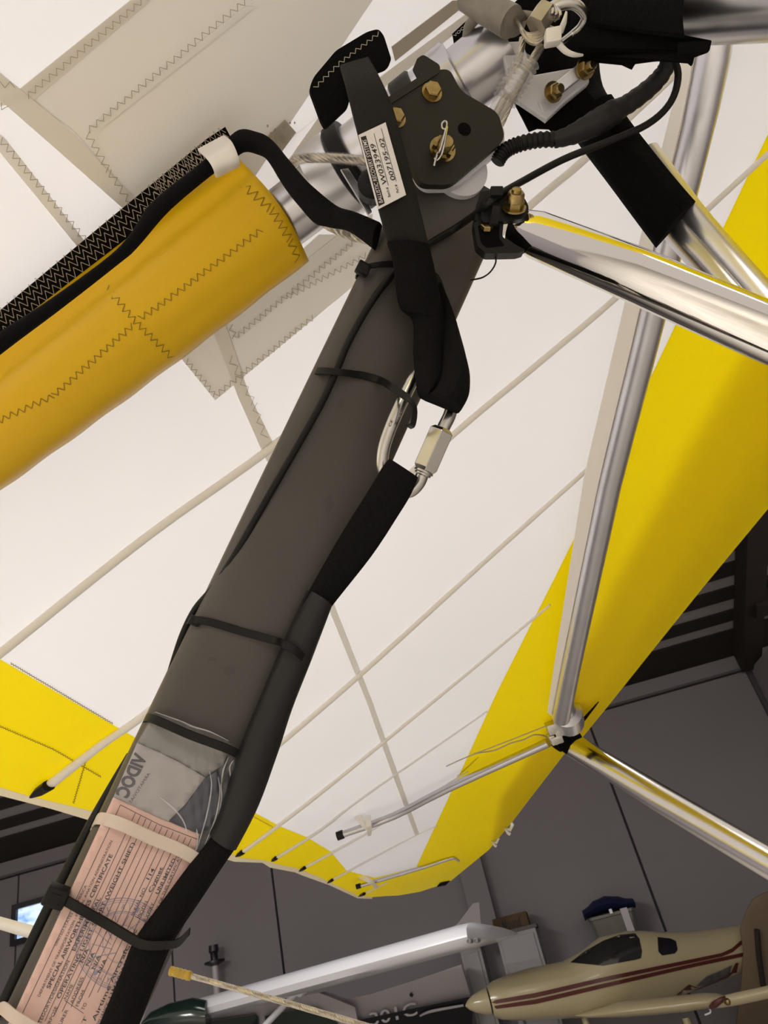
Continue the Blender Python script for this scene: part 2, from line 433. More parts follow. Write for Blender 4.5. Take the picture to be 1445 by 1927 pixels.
# pale post, cabinets, box, tote
px0 = WL(925, 1740, .3)
def post(name, x, w, d, z0, z1, m, label, cat, off, group=None, parent=None):
    m_ = MB(); m_.box(wallpt(x, (z0+z1)/2, off+d/2), WD*w/2, WN*d/2, (0, 0, (z1-z0)/2)); return tag(m_.build(name, m, parent, smooth=False, bevel=.006), label, cat, group)
o = post('trim_3', WL(905, 1700, .15).x, .26, .15, 0, WT-.02, 'wall_paint', None, None, .02); o['kind'] = 'structure'
def cabinet(xp0, xp1, yp, off, d, label, dx=0):
    a, b2 = WL(xp0, yp, off+d), WL(xp1, yp, off+d); zt = (a.z+b2.z)/2; x = (a.x+b2.x)/2; w = abs(b2.x-a.x)
    t = thing('storage_cabinet', label, 'cabinet', wallpt(x, 0, off))
    m_ = MB(); m_.box(wallpt(x, zt/2, off+d/2), WD*w/2, WN*(d/2), (0, 0, zt/2)); m_.build('body', 'cabinet_grey', t, smooth=False)
    m_ = MB(); m_.box(wallpt(x, zt+.012, off+d/2), WD*(w/2+.02), WN*(d/2+.02), (0, 0, .014)); m_.build('top', 'wall_dark', t, smooth=False)
    m_ = MB(); m_.box(wallpt(x, zt/2, off+d+.008), WD*(w/2-.03), WN*.008, (0, 0, zt/2-.04)); dr = m_.build('door', 'cabinet_grey', t, smooth=False, bevel=.003)
    m_ = MB(); m_.box(wallpt(x-w*.36, zt*.6, off+d+.03), WD*.008, WN*.012, (0, 0, .06)); m_.build('handle', 'wall_dark', dr, smooth=False)
    return x, zt, w
cx_, cz_, cw_ = cabinet(940, 1018, 1751, .05, .5, 'pale grey cabinet with dark top carrying the cardboard box')
cabinet(872, 912, 1782, .05, .45, 'grey cabinet half hidden behind the white wing tip and spinner')
a, b2 = WL(936, 1728, .45), WL(993, 1715, .45); bw = abs(b2.x-a.x)+.04; bz0 = cz_+.027; bz1 = max(a.z, b2.z)+.0
t = thing('cardboard_box', 'brown cardboard box with dark lettering on the grey cabinet', 'box', wallpt((a.x+b2.x)/2, bz0, .3))
bc = wallpt((a.x+b2.x)/2, (bz0+bz1)/2, .3); m_ = MB(); m_.box(bc, WD*bw/2, WN*.16, (0, 0, (bz1-bz0)/2)); m_.build('carton', 'cardboard', t, smooth=False, bevel=.004)
m_ = MB(); m_.box(bc+WN*.161, WD*.012, WN*.001, (0, 0, (bz1-bz0)/2-.002)); m_.build('tape', 'cardboard', t, smooth=False)
m_ = MB(); f0 = bc+WN*.1625; put_text(m_, 'Mound', f0-WD*bw*.25-Vector((0, 0, .05)), f0+WD*bw*.28-Vector((0, 0, .05)), WN, .085, .02); m_.build('lettering', 'ink', t, smooth=False)
# tote on a wall shelf
a, b2 = WL(1118, 1735, .4), WL(1198, 1712, .4); tz0 = WL(1150, 1778, .4).z; tz1 = WL(1160, 1715, .4).z; tx = (a.x+b2.x)/2; tw = abs(b2.x-a.x)
t = thing('wall_shelf', 'narrow dark shelf on the back wall holding the grey tote', 'shelf', wallpt(tx, tz0-.03, .1))
m_ = MB(); m_.box(wallpt(tx, tz0-.015, .29), WD*(tw/2+.12), WN*.27, (0, 0, .014)); m_.build('board', 'wall_dark', t, smooth=False)
for s_ in (-1, 1):
    m_ = MB(); m_.prism([wallpt(tx+s_*tw*.4-.012, tz0-.03, .02), wallpt(tx+s_*tw*.4-.012, tz0-.03, .5), wallpt(tx+s_*tw*.4-.012, tz0-.3, .02)], WD*.024); m_.build('bracket', 'wall_dark', t, smooth=False)
t = thing('storage_tote', 'translucent grey storage tote with a dark blue cover against the back wall', 'tote', wallpt(tx, tz0, .3))
m_ = MB(); rg = []
for z, k in ((tz0, .84), (tz1-.03, .97), (tz1-.03, 1.03), (tz1, 1.03)):
    rg.append([wallpt(tx, z, .3)+WD*(sx*tw/2*k)+WN*(sy*.19*k) for sx, sy in ((-1, -.9), (-.9, -1), (.9, -1), (1, -.9), (1, .9), (.9, 1), (-.9, 1), (-1, .9))])
m_.loft(rg); m_.build('tub', 'bin_grey', t, smooth=False, bevel=.004)
m_ = MB(); rg = []
for i in range(9):
    f = i/8; zc_ = tz1+.035+.05*sin(pi*min(1, f*1.1))*1.0; hh = .04+.03*sin(pi*f)
    ctr = wallpt(tx-tw*.60+tw*1.18*f, zc_, .3)
    rg.append([ctr+WN*(.22*cos(2*pi*j/10))+Vector((0, 0, hh*sin(2*pi*j/10)+.006*sin(j*7+i*3))) for j in range(10)])
m_.loft(rg); m_.build('cover', 'lid_blue', t)
m_ = MB(); m_.box(wallpt(tx+tw*.29, (tz0+tz1)/2+.03, .495), WD*.035, WN*.002, (0, 0, .11)); m_.build('paper_label', 'plane_white_dull', t, smooth=False)
m_ = MB(); m_.box(wallpt(tx-.0, tz1+.01, .53), WD*.014, WN*.004, (0, 0, .02)); m_.build('clip', 'plane_white', t, smooth=False)

# ------------------------------------------------------------------ cream low-wing aircraft
T = thing('cream_aircraft', 'cream low-wing light aircraft with twin burgundy stripes along its fuselage', 'aircraft', (P(1200, 1900, 6.2).x, P(1200, 1900, 6.2).y, 0))
st = [(876, 1893, 1.5), (882, 1891.5, 8), (892, 1889.5, 14), (906, 1887, 19), (919, 1884, 22)]
def section(px, py, hh, d, wk, seg=28, pw=2.0):
    c = P(px, py, d); h = hh*d/FPX; up = Vector((0, 0, 1)); out = Vector((.12, -1, 0)).normalized(); r = []
    for j in range(seg):
        a = 2*pi*j/seg; ca, sa = cos(a), sin(a)
        r.append(c+up*(h*math.copysign(abs(sa)**(2/pw), sa))+out*(h*wk*math.copysign(abs(ca)**(2/pw), ca)))
    return r
mb = MB(); mb.loft([section(x, y, h, 6.0+.0006*(x-876), 1.0) for x, y, h in st]); sp = mb.build('spinner', 'plane_cream', T)
stn = [(922, 1884, 25, .95, 2), (935, 1882, 31, 1, 2.2), (965, 1877, 37, 1.05, 2.3), (1010, 1869, 42, 1.1, 2.3), (1072, 1862, 46, 1.15, 2.3), (1110, 1851, 53, 1.05, 2.3), (1150, 1838, 66, .95, 2.2), (1195, 1821, 61, .9, 2.2),
       (1225, 1817, 59, .95, 2.2), (1262, 1812, 52, 1, 2.2), (1310, 1804, 45, 1, 2.1), (1360, 1792, 40, .95, 2), (1415, 1777, 34, .9, 2), (1490, 1758, 25, .8, 2)]
mb = MB(); mb.loft([section(x, y, h, 6.03+.0009*(x-922), wk, pw=pw) for x, y, h, wk, pw in stn]); fus = mb.build('fuselage', 'plane_cream', T)
bm = bmesh.new(); bm.from_mesh(fus.data); bmesh.ops.translate(bm, verts=bm.verts, vec=wloc(T)); FT = BVHTree.FromBMesh(bm); bm.free()
def FS(px, py, off=.006):
    r = ray(px, py).normalized(); h = FT.ray_cast(CAM, r)
    if h[0] is None: h = FT.find_nearest(P(px, py, 6.2))[:1]; return h[0]-r*off
    return h[0]-r*off
def band(top, bot, n=24):
    xs = np.linspace(top[0][0], top[-1][0], n); yt = np.interp(xs, [p[0] for p in top], [p[1] for p in top]); xb = np.linspace(bot[0][0], bot[-1][0], n); yb = np.interp(xb, [p[0] for p in bot], [p[1] for p in bot])
    return list(zip(xs, yt))+list(zip(xb, yb))[::-1]
decal('stripe', band([(922, 1883.5), (1010, 1868), (1140, 1838), (1370, 1791), (1398, 1766)], [(923, 1890.5), (1010, 1877), (1140, 1846), (1373, 1797), (1400, 1773)]), FS, 'plane_red', fus, h=9, recalc=False)
decal('stripe', band([(923, 1894), (1010, 1880), (1140, 1850), (1300, 1814), (1406, 1791)], [(924, 1900), (1010, 1889), (1140, 1858), (1300, 1821), (1408, 1798)]), FS, 'plane_red', fus, h=9, recalc=False)
decal('windscreen', [(1073, 1811), (1100, 1790), (1135, 1770), (1165, 1759), (1195, 1756), (1203, 1766), (1208, 1790), (1206, 1803), (1196, 1806), (1135, 1817)], FS, 'glass_dark', fus, h=9, recalc=False)
decal('side_window', [(1237, 1763), (1262, 1766), (1272, 1771), (1275, 1787), (1270, 1794), (1246, 1798), (1239, 1791)], FS, 'black_paint', fus, h=8, recalc=False)
decal('swoosh', [(1272, 1873), (1297, 1853), (1310, 1858), (1340, 1858), (1372, 1838), (1384, 1812), (1390, 1812), (1384, 1840), (1366, 1862), (1330, 1870)], lambda x, y: FS(x, y, .008), 'plane_red', fus, h=8, recalc=False)
decal('swoosh', [(1310, 1856), (1330, 1838), (1358, 1826), (1378, 1816), (1372, 1836), (1340, 1857)], lambda x, y: FS(x, y, .008), 'grey_mixed', fus, h=8, recalc=False)
mb = MB()
for f in (0, 1):
    pass
rg = []
for px, py, hh, d, ch in ((1085, 1909, 2.5, 6.0, .1), (1110, 1907, 6, 5.97, .2), (1140, 1902, 9, 5.9, .3), (1170, 1897, 13, 5.82, .32), (1220, 1893, 14, 5.7, .3), (1280, 1887, 14, 5.55, .28), (1330, 1881, 13, 5.45, .25), (1352, 1878, 9, 5.4, .2), (1362, 1876, 3, 5.38, .15)):
    c = P(px, py, d); h = hh*d/FPX; r = []
    for j in range(20):
        a = 2*pi*j/20; r.append(c+Vector((0, 0, h*sin(a)*(1 if cos(a) < 0 else .75)))+Vector((.25, .9, .05))*(ch*.6*cos(a)))
    rg.append(r)
mb.loft(rg); wg = mb.build('wing', 'plane_cream', T)
mb = MB(); tpx(mb, [(1338, 1893, 4.7), (1352, 1887, 4.65), (1385, 1880, 4.62), (1445, 1867, 4.6), (1500, 1854, 4.6)], [10, 17, 20, 20, 20], seg=16); wt = mb.build('wing_tip', 'plane_cream', wg)
mb = MB(); tpx(mb, [(1336, 1896, 4.69), (1345, 1890, 4.64), (1358, 1881, 4.62), (1372, 1873, 4.66)], [6, 12, 9, 3], seg=12); mb.build('red_stripe', 'plane_red', wg)
mb = MB(); mb.lathe(P(1368, 1885, 4.55), (0, -1, 0), [(-.01, .02), (.01, .02), (.03, .012), (.035, .002)], 14); mb.build('wing_tip_light', 'brass', wt)
mb = MB(); tpx(mb, [(1334, 1895, 4.75), (1337, 1905, 4.75), (1326, 1910, 4.75)], 3, seg=8); mb.build('fuel_vent', 'nylon_white', wg)
fin = [(1392, 1748, 6.22), (1405, 1712, 6.22), (1416, 1692, 6.22), (1436, 1680, 6.22), (1480, 1672, 6.22), (1500, 1800, 6.22), (1500, 1935, 6.22), (1384, 1935, 6.22), (1394, 1850, 6.22), (1399, 1790, 6.22)]
mb = MB(); mb.prism([P(*p) for p in fin], Vector((.01, .05, 0))); mb.build('tail_fin', 'plane_fin', T, bevel=.02)
mb = MB(); a = P(1425, 1752, 6.2); mb.tube([P(1424, 1750, 6.2), P(1428, 1800, 6.2), P(1436, 1855, 6.2)], .022, 8); mb.build('hinge_line', 'timber', T)
for px, d in ((1100, 6.1), (1290, 5.6)):
    a = P(px, 1915, d); mb = MB(); mb.tube([(a.x, a.y, a.z), (a.x, a.y, .22)], .03, 10); lg = mb.build('gear_leg', 'plane_cream', T)
    mb = MB(); mb.lathe((a.x-.05, a.y, .19), (1, 0, 0), [(0, .1), (.0, .17), (.03, .19), (.07, .19), (.1, .17), (.1, .1)], 24); mb.build('wheel', 'black_paint', lg)

# ------------------------------------------------------------------ white high-wing aircraft
T = thing('high_wing_aircraft', 'white high-wing light aircraft with green glazing and a wing strut', 'aircraft', (P(500, 1927, 6.6).x, P(500, 1927, 6.6).y, 0))
def foil(le, te, th):
    le, te = Vector(le), Vector(te); ch = te-le; r = []; up = Vector((0, 0, 1))
    X = [1, .8, .55, .3, .12, .03, 0, .03, .12, .3, .55, .8]; Y = [0, .28, .55, .72, .62, .35, 0, -.28, -.38, -.34, -.22, -.1]
    for x, y in zip(X, Y): r.append(le+ch*x+up*(y*th))
    return r
rl, rt_ = P(360, 1904, 6.5), P(470, 1897, 7.25); tl, tt = P(858, 1768, 5.2), P(930, 1775, 6.4)
mb = MB(); rings = [foil(rl.lerp(tl, f), rt_.lerp(tt, f), .155) for f in np.linspace(0, 1, 9)]
e = (tl-rl).normalized(); rings.append([q+e*.06-(q-rings[-1][6])*.0 for q in foil(tl+Vector((.03, .02, 0)), tt, .15)])
tip2 = P(978, 1757.5, 6.2); rings.append(foil(tl.lerp(tip2, .22)+e*.10, tip2, .085)); mb.loft(rings)
wg = mb.build('wing', 'plane_white', T)
for k in (0, 1):
    mb = MB(); c = P(883+13*k, 1771-k, 5.15); mb.lathe(c, (-.35, -.94, 0), [(-.05, .016), (.012, .016), (.014, .011), (.004, .009)], 14); mb.build('tip_rivet', 'cabinet_grey', wg)
a = P(563, 1862, 6.5); c = P(470, 1960, 6.6); mb = MB(); mb.tube([a, c, c+(c-a)*1.5], .042, 14, flat=.6); mb.build('wing_strut', 'plane_white', T)
mb = MB(); mb.tube([P(566, 1858, 6.5), P(560, 1868, 6.45)], [.07, .045], 12); mb.build('strut_cuff', 'plane_white', T)
# cabin: pillars, roof and green panes
def quad(name, pts, d, th, m, par):
    mb = MB(); mb.prism([P(x, y, d) for x, y in pts], Vector((0, th, 0))); return mb.build(name, m, par, smooth=False, bevel=.004)
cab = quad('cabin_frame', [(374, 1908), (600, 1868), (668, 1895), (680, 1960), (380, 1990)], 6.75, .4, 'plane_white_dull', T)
for pp in ([(392, 1921), (478, 1909), (484, 1915), (486, 1960), (392, 1965)], [(498, 1912), (560, 1898), (596, 1898), (634, 1925), (640, 1960), (500, 1960)]):
    quad('window_pane', pp, 6.70, .06, 'glass_green', cab)
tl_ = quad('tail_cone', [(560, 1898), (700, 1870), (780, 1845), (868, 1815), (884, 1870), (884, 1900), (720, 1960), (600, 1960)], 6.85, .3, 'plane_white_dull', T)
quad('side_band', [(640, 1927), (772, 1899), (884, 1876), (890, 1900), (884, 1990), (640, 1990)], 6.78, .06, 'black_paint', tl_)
mb = MB(); bs = P(696, 1928, 6.765); be = P(784, 1908, 6.765)
put_text(mb, '301C', P(698, 1931, 6.765), P(786, 1909, 6.765), (CAM-bs).normalized(), 20*6.765/FPX, .012); mb.build('registration', 'plane_white_dull', tl_, smooth=False)
mb = MB(); tpx(mb, [(790, 1912, 6.76), (812, 1903, 6.76), (872, 1892, 6.76)], [3, 5, 4], seg=8); mb.build('pinstripe', 'plane_white_dull', tl_)
mb = MB(); mb.loft([section(x, y, h, 6.4, 1.0, 20) for x, y, h in ((262, 1935, 5), (285, 1925, 18), (320, 1918, 26), (365, 1912, 30), (392, 1915, 28))]); mb.build('cowling', 'glass_green', T)
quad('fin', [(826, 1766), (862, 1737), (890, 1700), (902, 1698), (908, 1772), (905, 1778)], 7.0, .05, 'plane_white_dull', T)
mb = MB(); mb.tube([P(772, 1871, 6.83), P(776, 1874, 6.83)], .015, 8); mb.build('antenna', 'ink', tl_)
for px, d in ((420, 6.9), (620, 7.0)):
    a = P(px, 1950, d); mb = MB(); mb.tube([(a.x, a.y, a.z), (a.x, a.y, .2)], .03, 10); lg = mb.build('gear_leg', 'plane_white_dull', T)
    mb = MB(); mb.lathe((a.x-.05, a.y, .17), (1, 0, 0), [(0, .1), (.0, .15), (.03, .17), (.07, .17), (.1, .15), (.1, .1)], 24); mb.build('wheel', 'black_paint', lg)
# post with dark fitting behind the wing root
a = WL(404, 1812, .2); t = thing('clamp_stand', 'thin white stand with dark fittings behind the white wing root', 'stand', (a.x, a.y, 0))
mb = MB(); mb.tube([(a.x, a.y, 0), (a.x, a.y, a.z-.02)], .035, 12); mb.build('post', 'plane_white_dull', t)
mb = MB(); mb.lathe((a.x, a.y, a.z-.03), (0, 0, 1), [(0, .03), (.03, .11), (.05, .11), (.06, .04), (.12, .04), (.14, .055), (.2, .05)], 16); mb.build('head', 'black_paint', t)
mb = MB(); mb.box((a.x+.12, a.y-.02, a.z-.42), (.06, 0, 0), (0, .02, 0), (0, 0, .09)); mb.build('bracket', 'black_paint', t, smooth=False)
mb = MB(); mb.box((a.x+.06, a.y, a.z-.42), (.1, 0, 0), (0, .012, 0), (0, 0, .012)); mb.build('arm', 'black_paint', t, smooth=False)
KR_ = .0262
# ------------------------------------------------------------------ wing sail
T = thing('wing_sail', 'white and yellow cloth wing sail stretched above the grey mast', 'wing', (KA.x, KA.y, ZC+.65))
kd2 = Vector((KD.x, KD.y)); km2 = Vector((KM.x, KM.y)); k0 = Vector((KA.x, KA.y))
def ext(p, q):
    a, b2 = xy(*p), xy(*q); d = b2-a; s0 = (b2-k0).dot(km2); s1 = d.dot(km2); return b2-d*(s0/s1)
def mir(p): return p-km2*(2*(p-k0).dot(km2))
N_in = ext((1347, 456), (1445, 251)); N_out = ext((1322, 1106), (1445, 957))
T_in = ext((215, 1365), (0, 1240)); T_out = ext((53, 1497), (0, 1481)); T_hem = ext((53, 1511), (0, 1496))
inner_le = [(1445, 251), (1347, 456), (1275, 602), (1092, 989), (1040, 1094), (936, 1300), (866, 1454), (783, 1632), (705, 1652)]
inner_te = [(652, 1638), (622, 1602), (577, 1575), (527, 1555), (476, 1527), (330, 1432), (250, 1385), (215, 1365), (0, 1240)]
outer_le = [(1445, 957), (1322, 1106), (1150, 1321), (1098, 1385), (1061, 1420), (965, 1545), (920, 1599), (849, 1657), (824, 1667), (790, 1678), (750, 1685)]
outer_te = [(700, 1688), (673, 1685), (600, 1650), (560, 1634), (530, 1628), (494, 1618), (452, 1614), (433, 1606), (320, 1568), (186, 1529), (53, 1497), (0, 1481)]
hem_te = [(700, 1691), (673, 1690), (619, 1665), (569, 1647), (555, 1641), (508, 1632), (494, 1623), (441, 1621), (428, 1617), (310, 1582), (179, 1546), (96, 1521), (0, 1496)]
X = lambda L: [xy(*p) for p in L]
white = [N_in]+X(inner_le)+X(inner_te)+[T_in]
yle = [N_in]+X(inner_le)+[xy(652, 1638), xy(700, 1688)]+X(outer_le[::-1])+[N_out]
yle = [N_in]+X(inner_le)+X([(728, 1686)])+X(outer_le[::-1])+[N_out]
yte = [T_in]+X(inner_te[::-1])+X([(705, 1652), (728, 1686)])+X(outer_te)+[T_out]
hem = [T_out]+X(outer_te[::-1])+X(hem_te)+[T_hem]
sail_sheet('white_panel', white, 'sail_white', T, .09)
ylp = sail_sheet('leading_edge_panel', yle, 'sail_yellow', T, .07)
mid_le = [N_out.lerp(N_in, .45)]+X([(1445, 590), (1300, 830), (1180, 1045), (1085, 1240), (1015, 1390), (940, 1500)])
sail_sheet('le_dimming_layer', mid_le+X(outer_le[:7][::-1])+[N_out], 'sail_yellow', T, .08, off=-.045)  # unseen second layer, added to dim light coming through the leading edge
sail_sheet('trailing_edge_panel', yte, 'sail_yellow', T, .06)
sail_sheet('trailing_edge_hem', hem, 'hem_cream', T, .05, off=.001)
for nm, pl, m_ in (('white_panel', white, 'sail_white'), ('leading_edge_panel', yle, 'sail_yellow'), ('trailing_edge_panel', yte, 'sail_yellow'), ('trailing_edge_hem', hem, 'hem_cream')):
    sail_sheet(nm, [mir(p) for p in pl], m_, T, .12)
def tape(poly, m_='sail_tape', off=.0016, h=.05): return sail_sheet('seam_tape', X(poly), m_, T, h, off=off, solid=.0006)
# reinforcing patches and tapes around the keel
tape([(-60, 212), (35, 168), (245, 0), (360, -90), (760, -90), (480, 330), (285, 425), (250, 372), (142, 250), (60, 185)], 'sail_patch', .0012)
tape([(245, -2), (282, -2), (62, 186), (38, 164)], 'sail_tape', .0022)
tape([(-30, 108), (35, 162), (142, 250), (252, 372), (230, 388), (118, 288), (4, 188), (-30, 160)], 'sail_tape', .0026)
tape([(-40, 205), (0, 250), (8, 256), (160, 452), (146, 462), (-40, 235)], 'sail_patch', .0020)
tape([(165, 240), (460, 10), (480, 10), (182, 246)], 'sail_patch', .0026)
tape([(340, 672), (405, 752), (690, 516), (700, 440), (600, 440)], 'sail_patch', .0012)
tape([(425, 606), (442, 642), (700, 430), (700, 400), (660, 420)], 'sail_patch', .0022)
tape([(398, 612), (424, 608), (468, 738), (511, 826), (490, 840), (448, 745)], 'sail_tape', .0028)
for q in ([(511, 826), (563, 960), (617, 1105), (634, 1150), (622, 1154), (604, 1108), (548, 965), (490, 840)], [(634, 1150), (700, 1318), (690, 1321), (622, 1154)], [(700, 1318), (746, 1448), (736, 1451), (690, 1321)], [(746, 1448), (789, 1570), (781, 1572), (736, 1451)]): tape(q, 'sail_patch', .0016)
tape([(498, 258), (535, 222), (556, 246), (522, 292)], 'sail_dirty', .003)
tape([(520, 330), (600, 216), (622, 236), (545, 350)], 'sail_tape', .0024)
tape([(735, 85), (850, -2), (884, -2), (742, 112)], 'sail_dirty', .003)
tape([(706, 146), (880, 18), (892, 30), (722, 160)], 'sail_tape', .004)
def stitches(lines, amp, per, w, m_='thread_tan', off=.0042):
    mb = MB()
    for l in lines: zigzag(mb, l, lambda x, y: S(x, y, off), amp, per, w)
    mb.build('stitching', m_, T, recalc=False, kind='stuff', smooth=False)
stitches([[(275, -5), (50, 182)], [(470, -5), (165, 246)], [(163, 250), (205, 322), (246, 384)], [(0, 262), (162, 454)], [(0, 160), (28, 160)], [(0, 198), (12, 205)]], 6, 17, 1.3)
stitches([[(350, 678), (405, 745), (590, 596)], [(433, 612), (441, 636), (690, 436)], [(540, 560), (690, 480)]], 5, 13, 1.1)
stitches([[(432, 672), (478, 760), (500, 826)]], 6, 20, .9)
stitches([[(20, 1248), (212, 1362)], [(0, 1367), (100, 1410), (190, 1462)], [(165, 1420), (138, 1512)]], 1.6, 5, 1.4, 'thread_brown', .003)
mb = MB()
for a, b2 in (((520, 1560), (475, 1536)), ((900, 1425), (860, 1462))): zigzag(mb, [a, b2], lambda x, y: S(x, y, .003), 1, 4, .8)
mb.build('stitching', 'thread_brown', T, recalc=False, kind='stuff', smooth=False)
# stains beside the keel and creases on the yellow panel
mb = MB()
for _ in range(26):
    x, y = random.gauss(528, 13), random.gauss(252, 17); r = random.uniform(1, 2.6); mb.add([S(x+r*cos(k*1.26), y+r*sin(k*1.26)*1.4, .0045) for k in range(5)], [(0, 1, 2, 3, 4)])
mb.build('stain', 'thread_tan', T, recalc=False, kind='stuff', smooth=False)
# keel pocket: yellow sleeve round the keel tube, sewn to the sail
nu, nv = 100, 40; A_, B_, C_, D_ = (438, 288), (581, 490), (-602, 1366), (-476, 979)
def lowcurve(f): return (B_[0]+(C_[0]-B_[0])*f, B_[1]+(C_[1]-B_[1])*f+7*sin(min(1, f*1.8)*pi)+1.2*sin(f*72))
def upcurve(f): return (A_[0]+(D_[0]-A_[0])*f, A_[1]+(D_[1]-A_[1])*f)
BUL = [(0, .03), (.12, .10), (.3, .155), (.45, .165), (.6, .145), (.8, .085), (1, .03)]
def pocket(u, v, off=0):
    a, b2 = upcurve(u), lowcurve(v=None) if False else lowcurve(u); x, y = a[0]+(b2[0]-a[0])*v, a[1]+(b2[1]-a[1])*v
    if u < .028: x += (1-u/.028)*18*sin(pi*v)*.75; y -= (1-u/.028)*7*sin(pi*v)
    bl = float(np.interp(v, [b[0] for b in BUL], [b[1] for b in BUL]))*(.87+.04*sin(u*9))
    sdd = Sd(x, y); d_ = min(sdd-.02, sdd-bl*.62)
    for rr in (.030, .036, .044):
        r_ = ray(x, y); q = r_-KD*r_.dot(KD); w0 = CAM-KA; w0 = w0-KD*w0.dot(KD)
        A2 = q.dot(q); B2 = 2*q.dot(w0); C2 = w0.dot(w0)-rr*rr; ds = B2*B2-4*A2*C2
        if ds > 0: d_ = min(d_, (-B2-sqrt(ds))/(2*A2)+(rr-.030)*1.2)
    return P(x, y, d_-off)
mb = MB(); g = [[pocket(i/(nu-1), j/(nv-1)) for j in range(nv)] for i in range(nu)]
mb.add([p for r in g for p in r], [(i*nv+j, i*nv+j+1, (i+1)*nv+j+1, (i+1)*nv+j) for i in range(nu-1) for j in range(nv-1)])
pk = mb.build('keel_pocket', 'pocket_yellow', T, solid=.0014, sharp=80)
def invp(px, py):
    u, v = .5, .5
    for _ in range(30):
        a, b2 = upcurve(u), lowcurve(u); dx, dy = b2[0]-a[0], b2[1]-a[1]; v = ((px-a[0])*dx+(py-a[1])*dy)/(dx*dx+dy*dy)
        x, y = a[0]+dx*v, a[1]+dy*v; ux, uy = (D_[0]-A_[0])*(1-v)+(C_[0]-B_[0])*v, (D_[1]-A_[1])*(1-v)+(C_[1]-B_[1])*v; u += ((px-x)*ux+(py-y)*uy)/(ux*ux+uy*uy)
    return u, v
def PS(px, py, off=.0016): u, v = invp(px, py); return pocket(min(max(u, 0.002), 1), min(max(v, 0), 1), off)
mb = MB()
for l in ([(-20, 800), (100, 745), (250, 612)], [(262, 600), (300, 575), (492, 432)], [(200, 540), (250, 600), (330, 680)], [(450, 345), (500, 398), (540, 455), (560, 492)]): zigzag(mb, l, PS, 6, 15, 1.3)
mb.build('stitching', 'thread_brown', pk, recalc=False, kind='stuff', smooth=False)
# black stitched band along the pocket, white tab
bandp = [(-420, 936), (-420, 1006), (0, 668), (200, 496), (300, 402), (385, 325), (436, 262), (424, 240), (390, 262), (200, 418), (0, 585)]
def BS(px, py, off=0):
    return P(px, py, Sd(px, py)-.028-off)
bd = decal('edge_band', bandp, BS, 'fabric_black', T, h=22, solid=.002)
mb = MB()
for k in range(3):
    o1 = 8+15*k; zigzag(mb, [(-40+o1*.62, 612+o1*.78), (200+o1*.62, 415+o1*.78), (392+o1*.62-(14 if k == 2 else 0), 258+o1*.78)], lambda x, y: BS(x, y, .002), 8.5, 17, 1.1)
    zigzag(mb, [(280+o1*.62, 348+o1*.78), (415+o1*.6, 238+o1*.7)], lambda x, y: BS(x, y, .0023), 8.5, 11, 1.0)
mb.build('stitching', 'thread_white', bd, recalc=False, kind='stuff', smooth=False)
mb = MB(); strap(mb, [P(373, 284, .585), P(390, 300, .552), P(401, 318, .548), P(405, 332, .565)], [P(424, 257, .585), P(438, 270, .552), P(450, 300, .548), P(449, 311, .565)], .003); mb.build('cord_tab', 'tie_white', T)
# hooks hanging below the leading edge
for x, y, s_ in ((955, 1557, 1.15), (930, 1582, .95)):
    d = Sd(x, y)-.03; mb = MB(); mb.tube([P(x-6*s_, y-8*s_, d), P(x+3*s_, y-12*s_, d), P(x+8*s_, y-4*s_, d), P(x+4*s_, y+4*s_, d), P(x-4*s_, y+2*s_, d), P(x+1*s_, y+9*s_, d), P(x+4*s_, y+11*s_, d)], 3.0*s_*d/FPX, 8); mb.build('batten_clip', 'tie_white', T)
mb = MB(); mb.prism([S(828, 1661, .004), S(846, 1657, .004), S(838, 1665, .004), S(822, 1668, .004)], (0, 0, -.004)); mb.build('tip_patch', 'fabric_black', T, smooth=False)
# ------------------------------------------------------------------ battens
def batten(pts, w, label, tip=None, m_='batten_cream'):
    q = smoothpts([Vector((x, y, 0)) for x, y in pts], 10); n = len(q); a = S(*pts[0]); t = thing('sail_batten', label, 'batten', a, 'battens under the sail')
    ws = np.interp(np.linspace(0, 1, n), np.linspace(0, 1, len(w)), w); C3 = []; rr = []
    for p, ww in zip(q, ws):
        d = Sd(p.x, p.y); r = ww/2*d/FPX; C3.append(S(p.x, p.y, r*.55+.0015)); rr.append(r)
    mb = MB(); mb.tube(C3, rr, 14, flat=.75, ref=(0, 0, 1)); mb.build('batten_sleeve', m_, t)
    if tip:
        mb = MB(); d = Sd(*pts[0])
        e0 = S(pts[0][0], pts[0][1], rr[0]*.9+.003); e1 = S(tip[0], tip[1], .004); mid = (e0+e1)/2
        mb.tube([e0, mid, e1], [rr[0]*1.15, rr[0]*1.0, rr[0]*.3], 10, flat=.8, ref=(0, 0, 1)); mb.build('end_cap', 'plastic_black', t)
batten([(-250, 1416), (-60, 1275), (0, 1230), (270, 1015), (545, 815), (760, 610), (990, 394), (1091, 308), (1200, 205), (1284, 126)], [22, 20, 19, 18, 17, 16, 17, 18], 'widest cream batten, crossing behind the mast beside its middle cable tie', tip=(-272, 1430))
batten([(92, 1478), (190, 1402), (300, 1322), (560, 1085), (845, 825), (1000, 695), (1165, 555), (1320, 405), (1450, 285)], [22, 18, 16, 14, 14, 13, 13], 'cream batten whose black tip pokes past the yellow trailing edge beside the mast', tip=(58, 1500))
batten([(395, 1510), (521, 1405), (680, 1268), (900, 1068), (1120, 870), (1152, 838)], [13, 12, 11, 10, 9], 'cream batten passing behind the padded lower mast strap toward the aluminium cross tube')
batten([(456, 1604), (600, 1495), (840, 1300), (1035, 1138)], [10, 9, 7, 5], 'slim cream batten with its black tip right beside the mast pad', tip=(444, 1612))
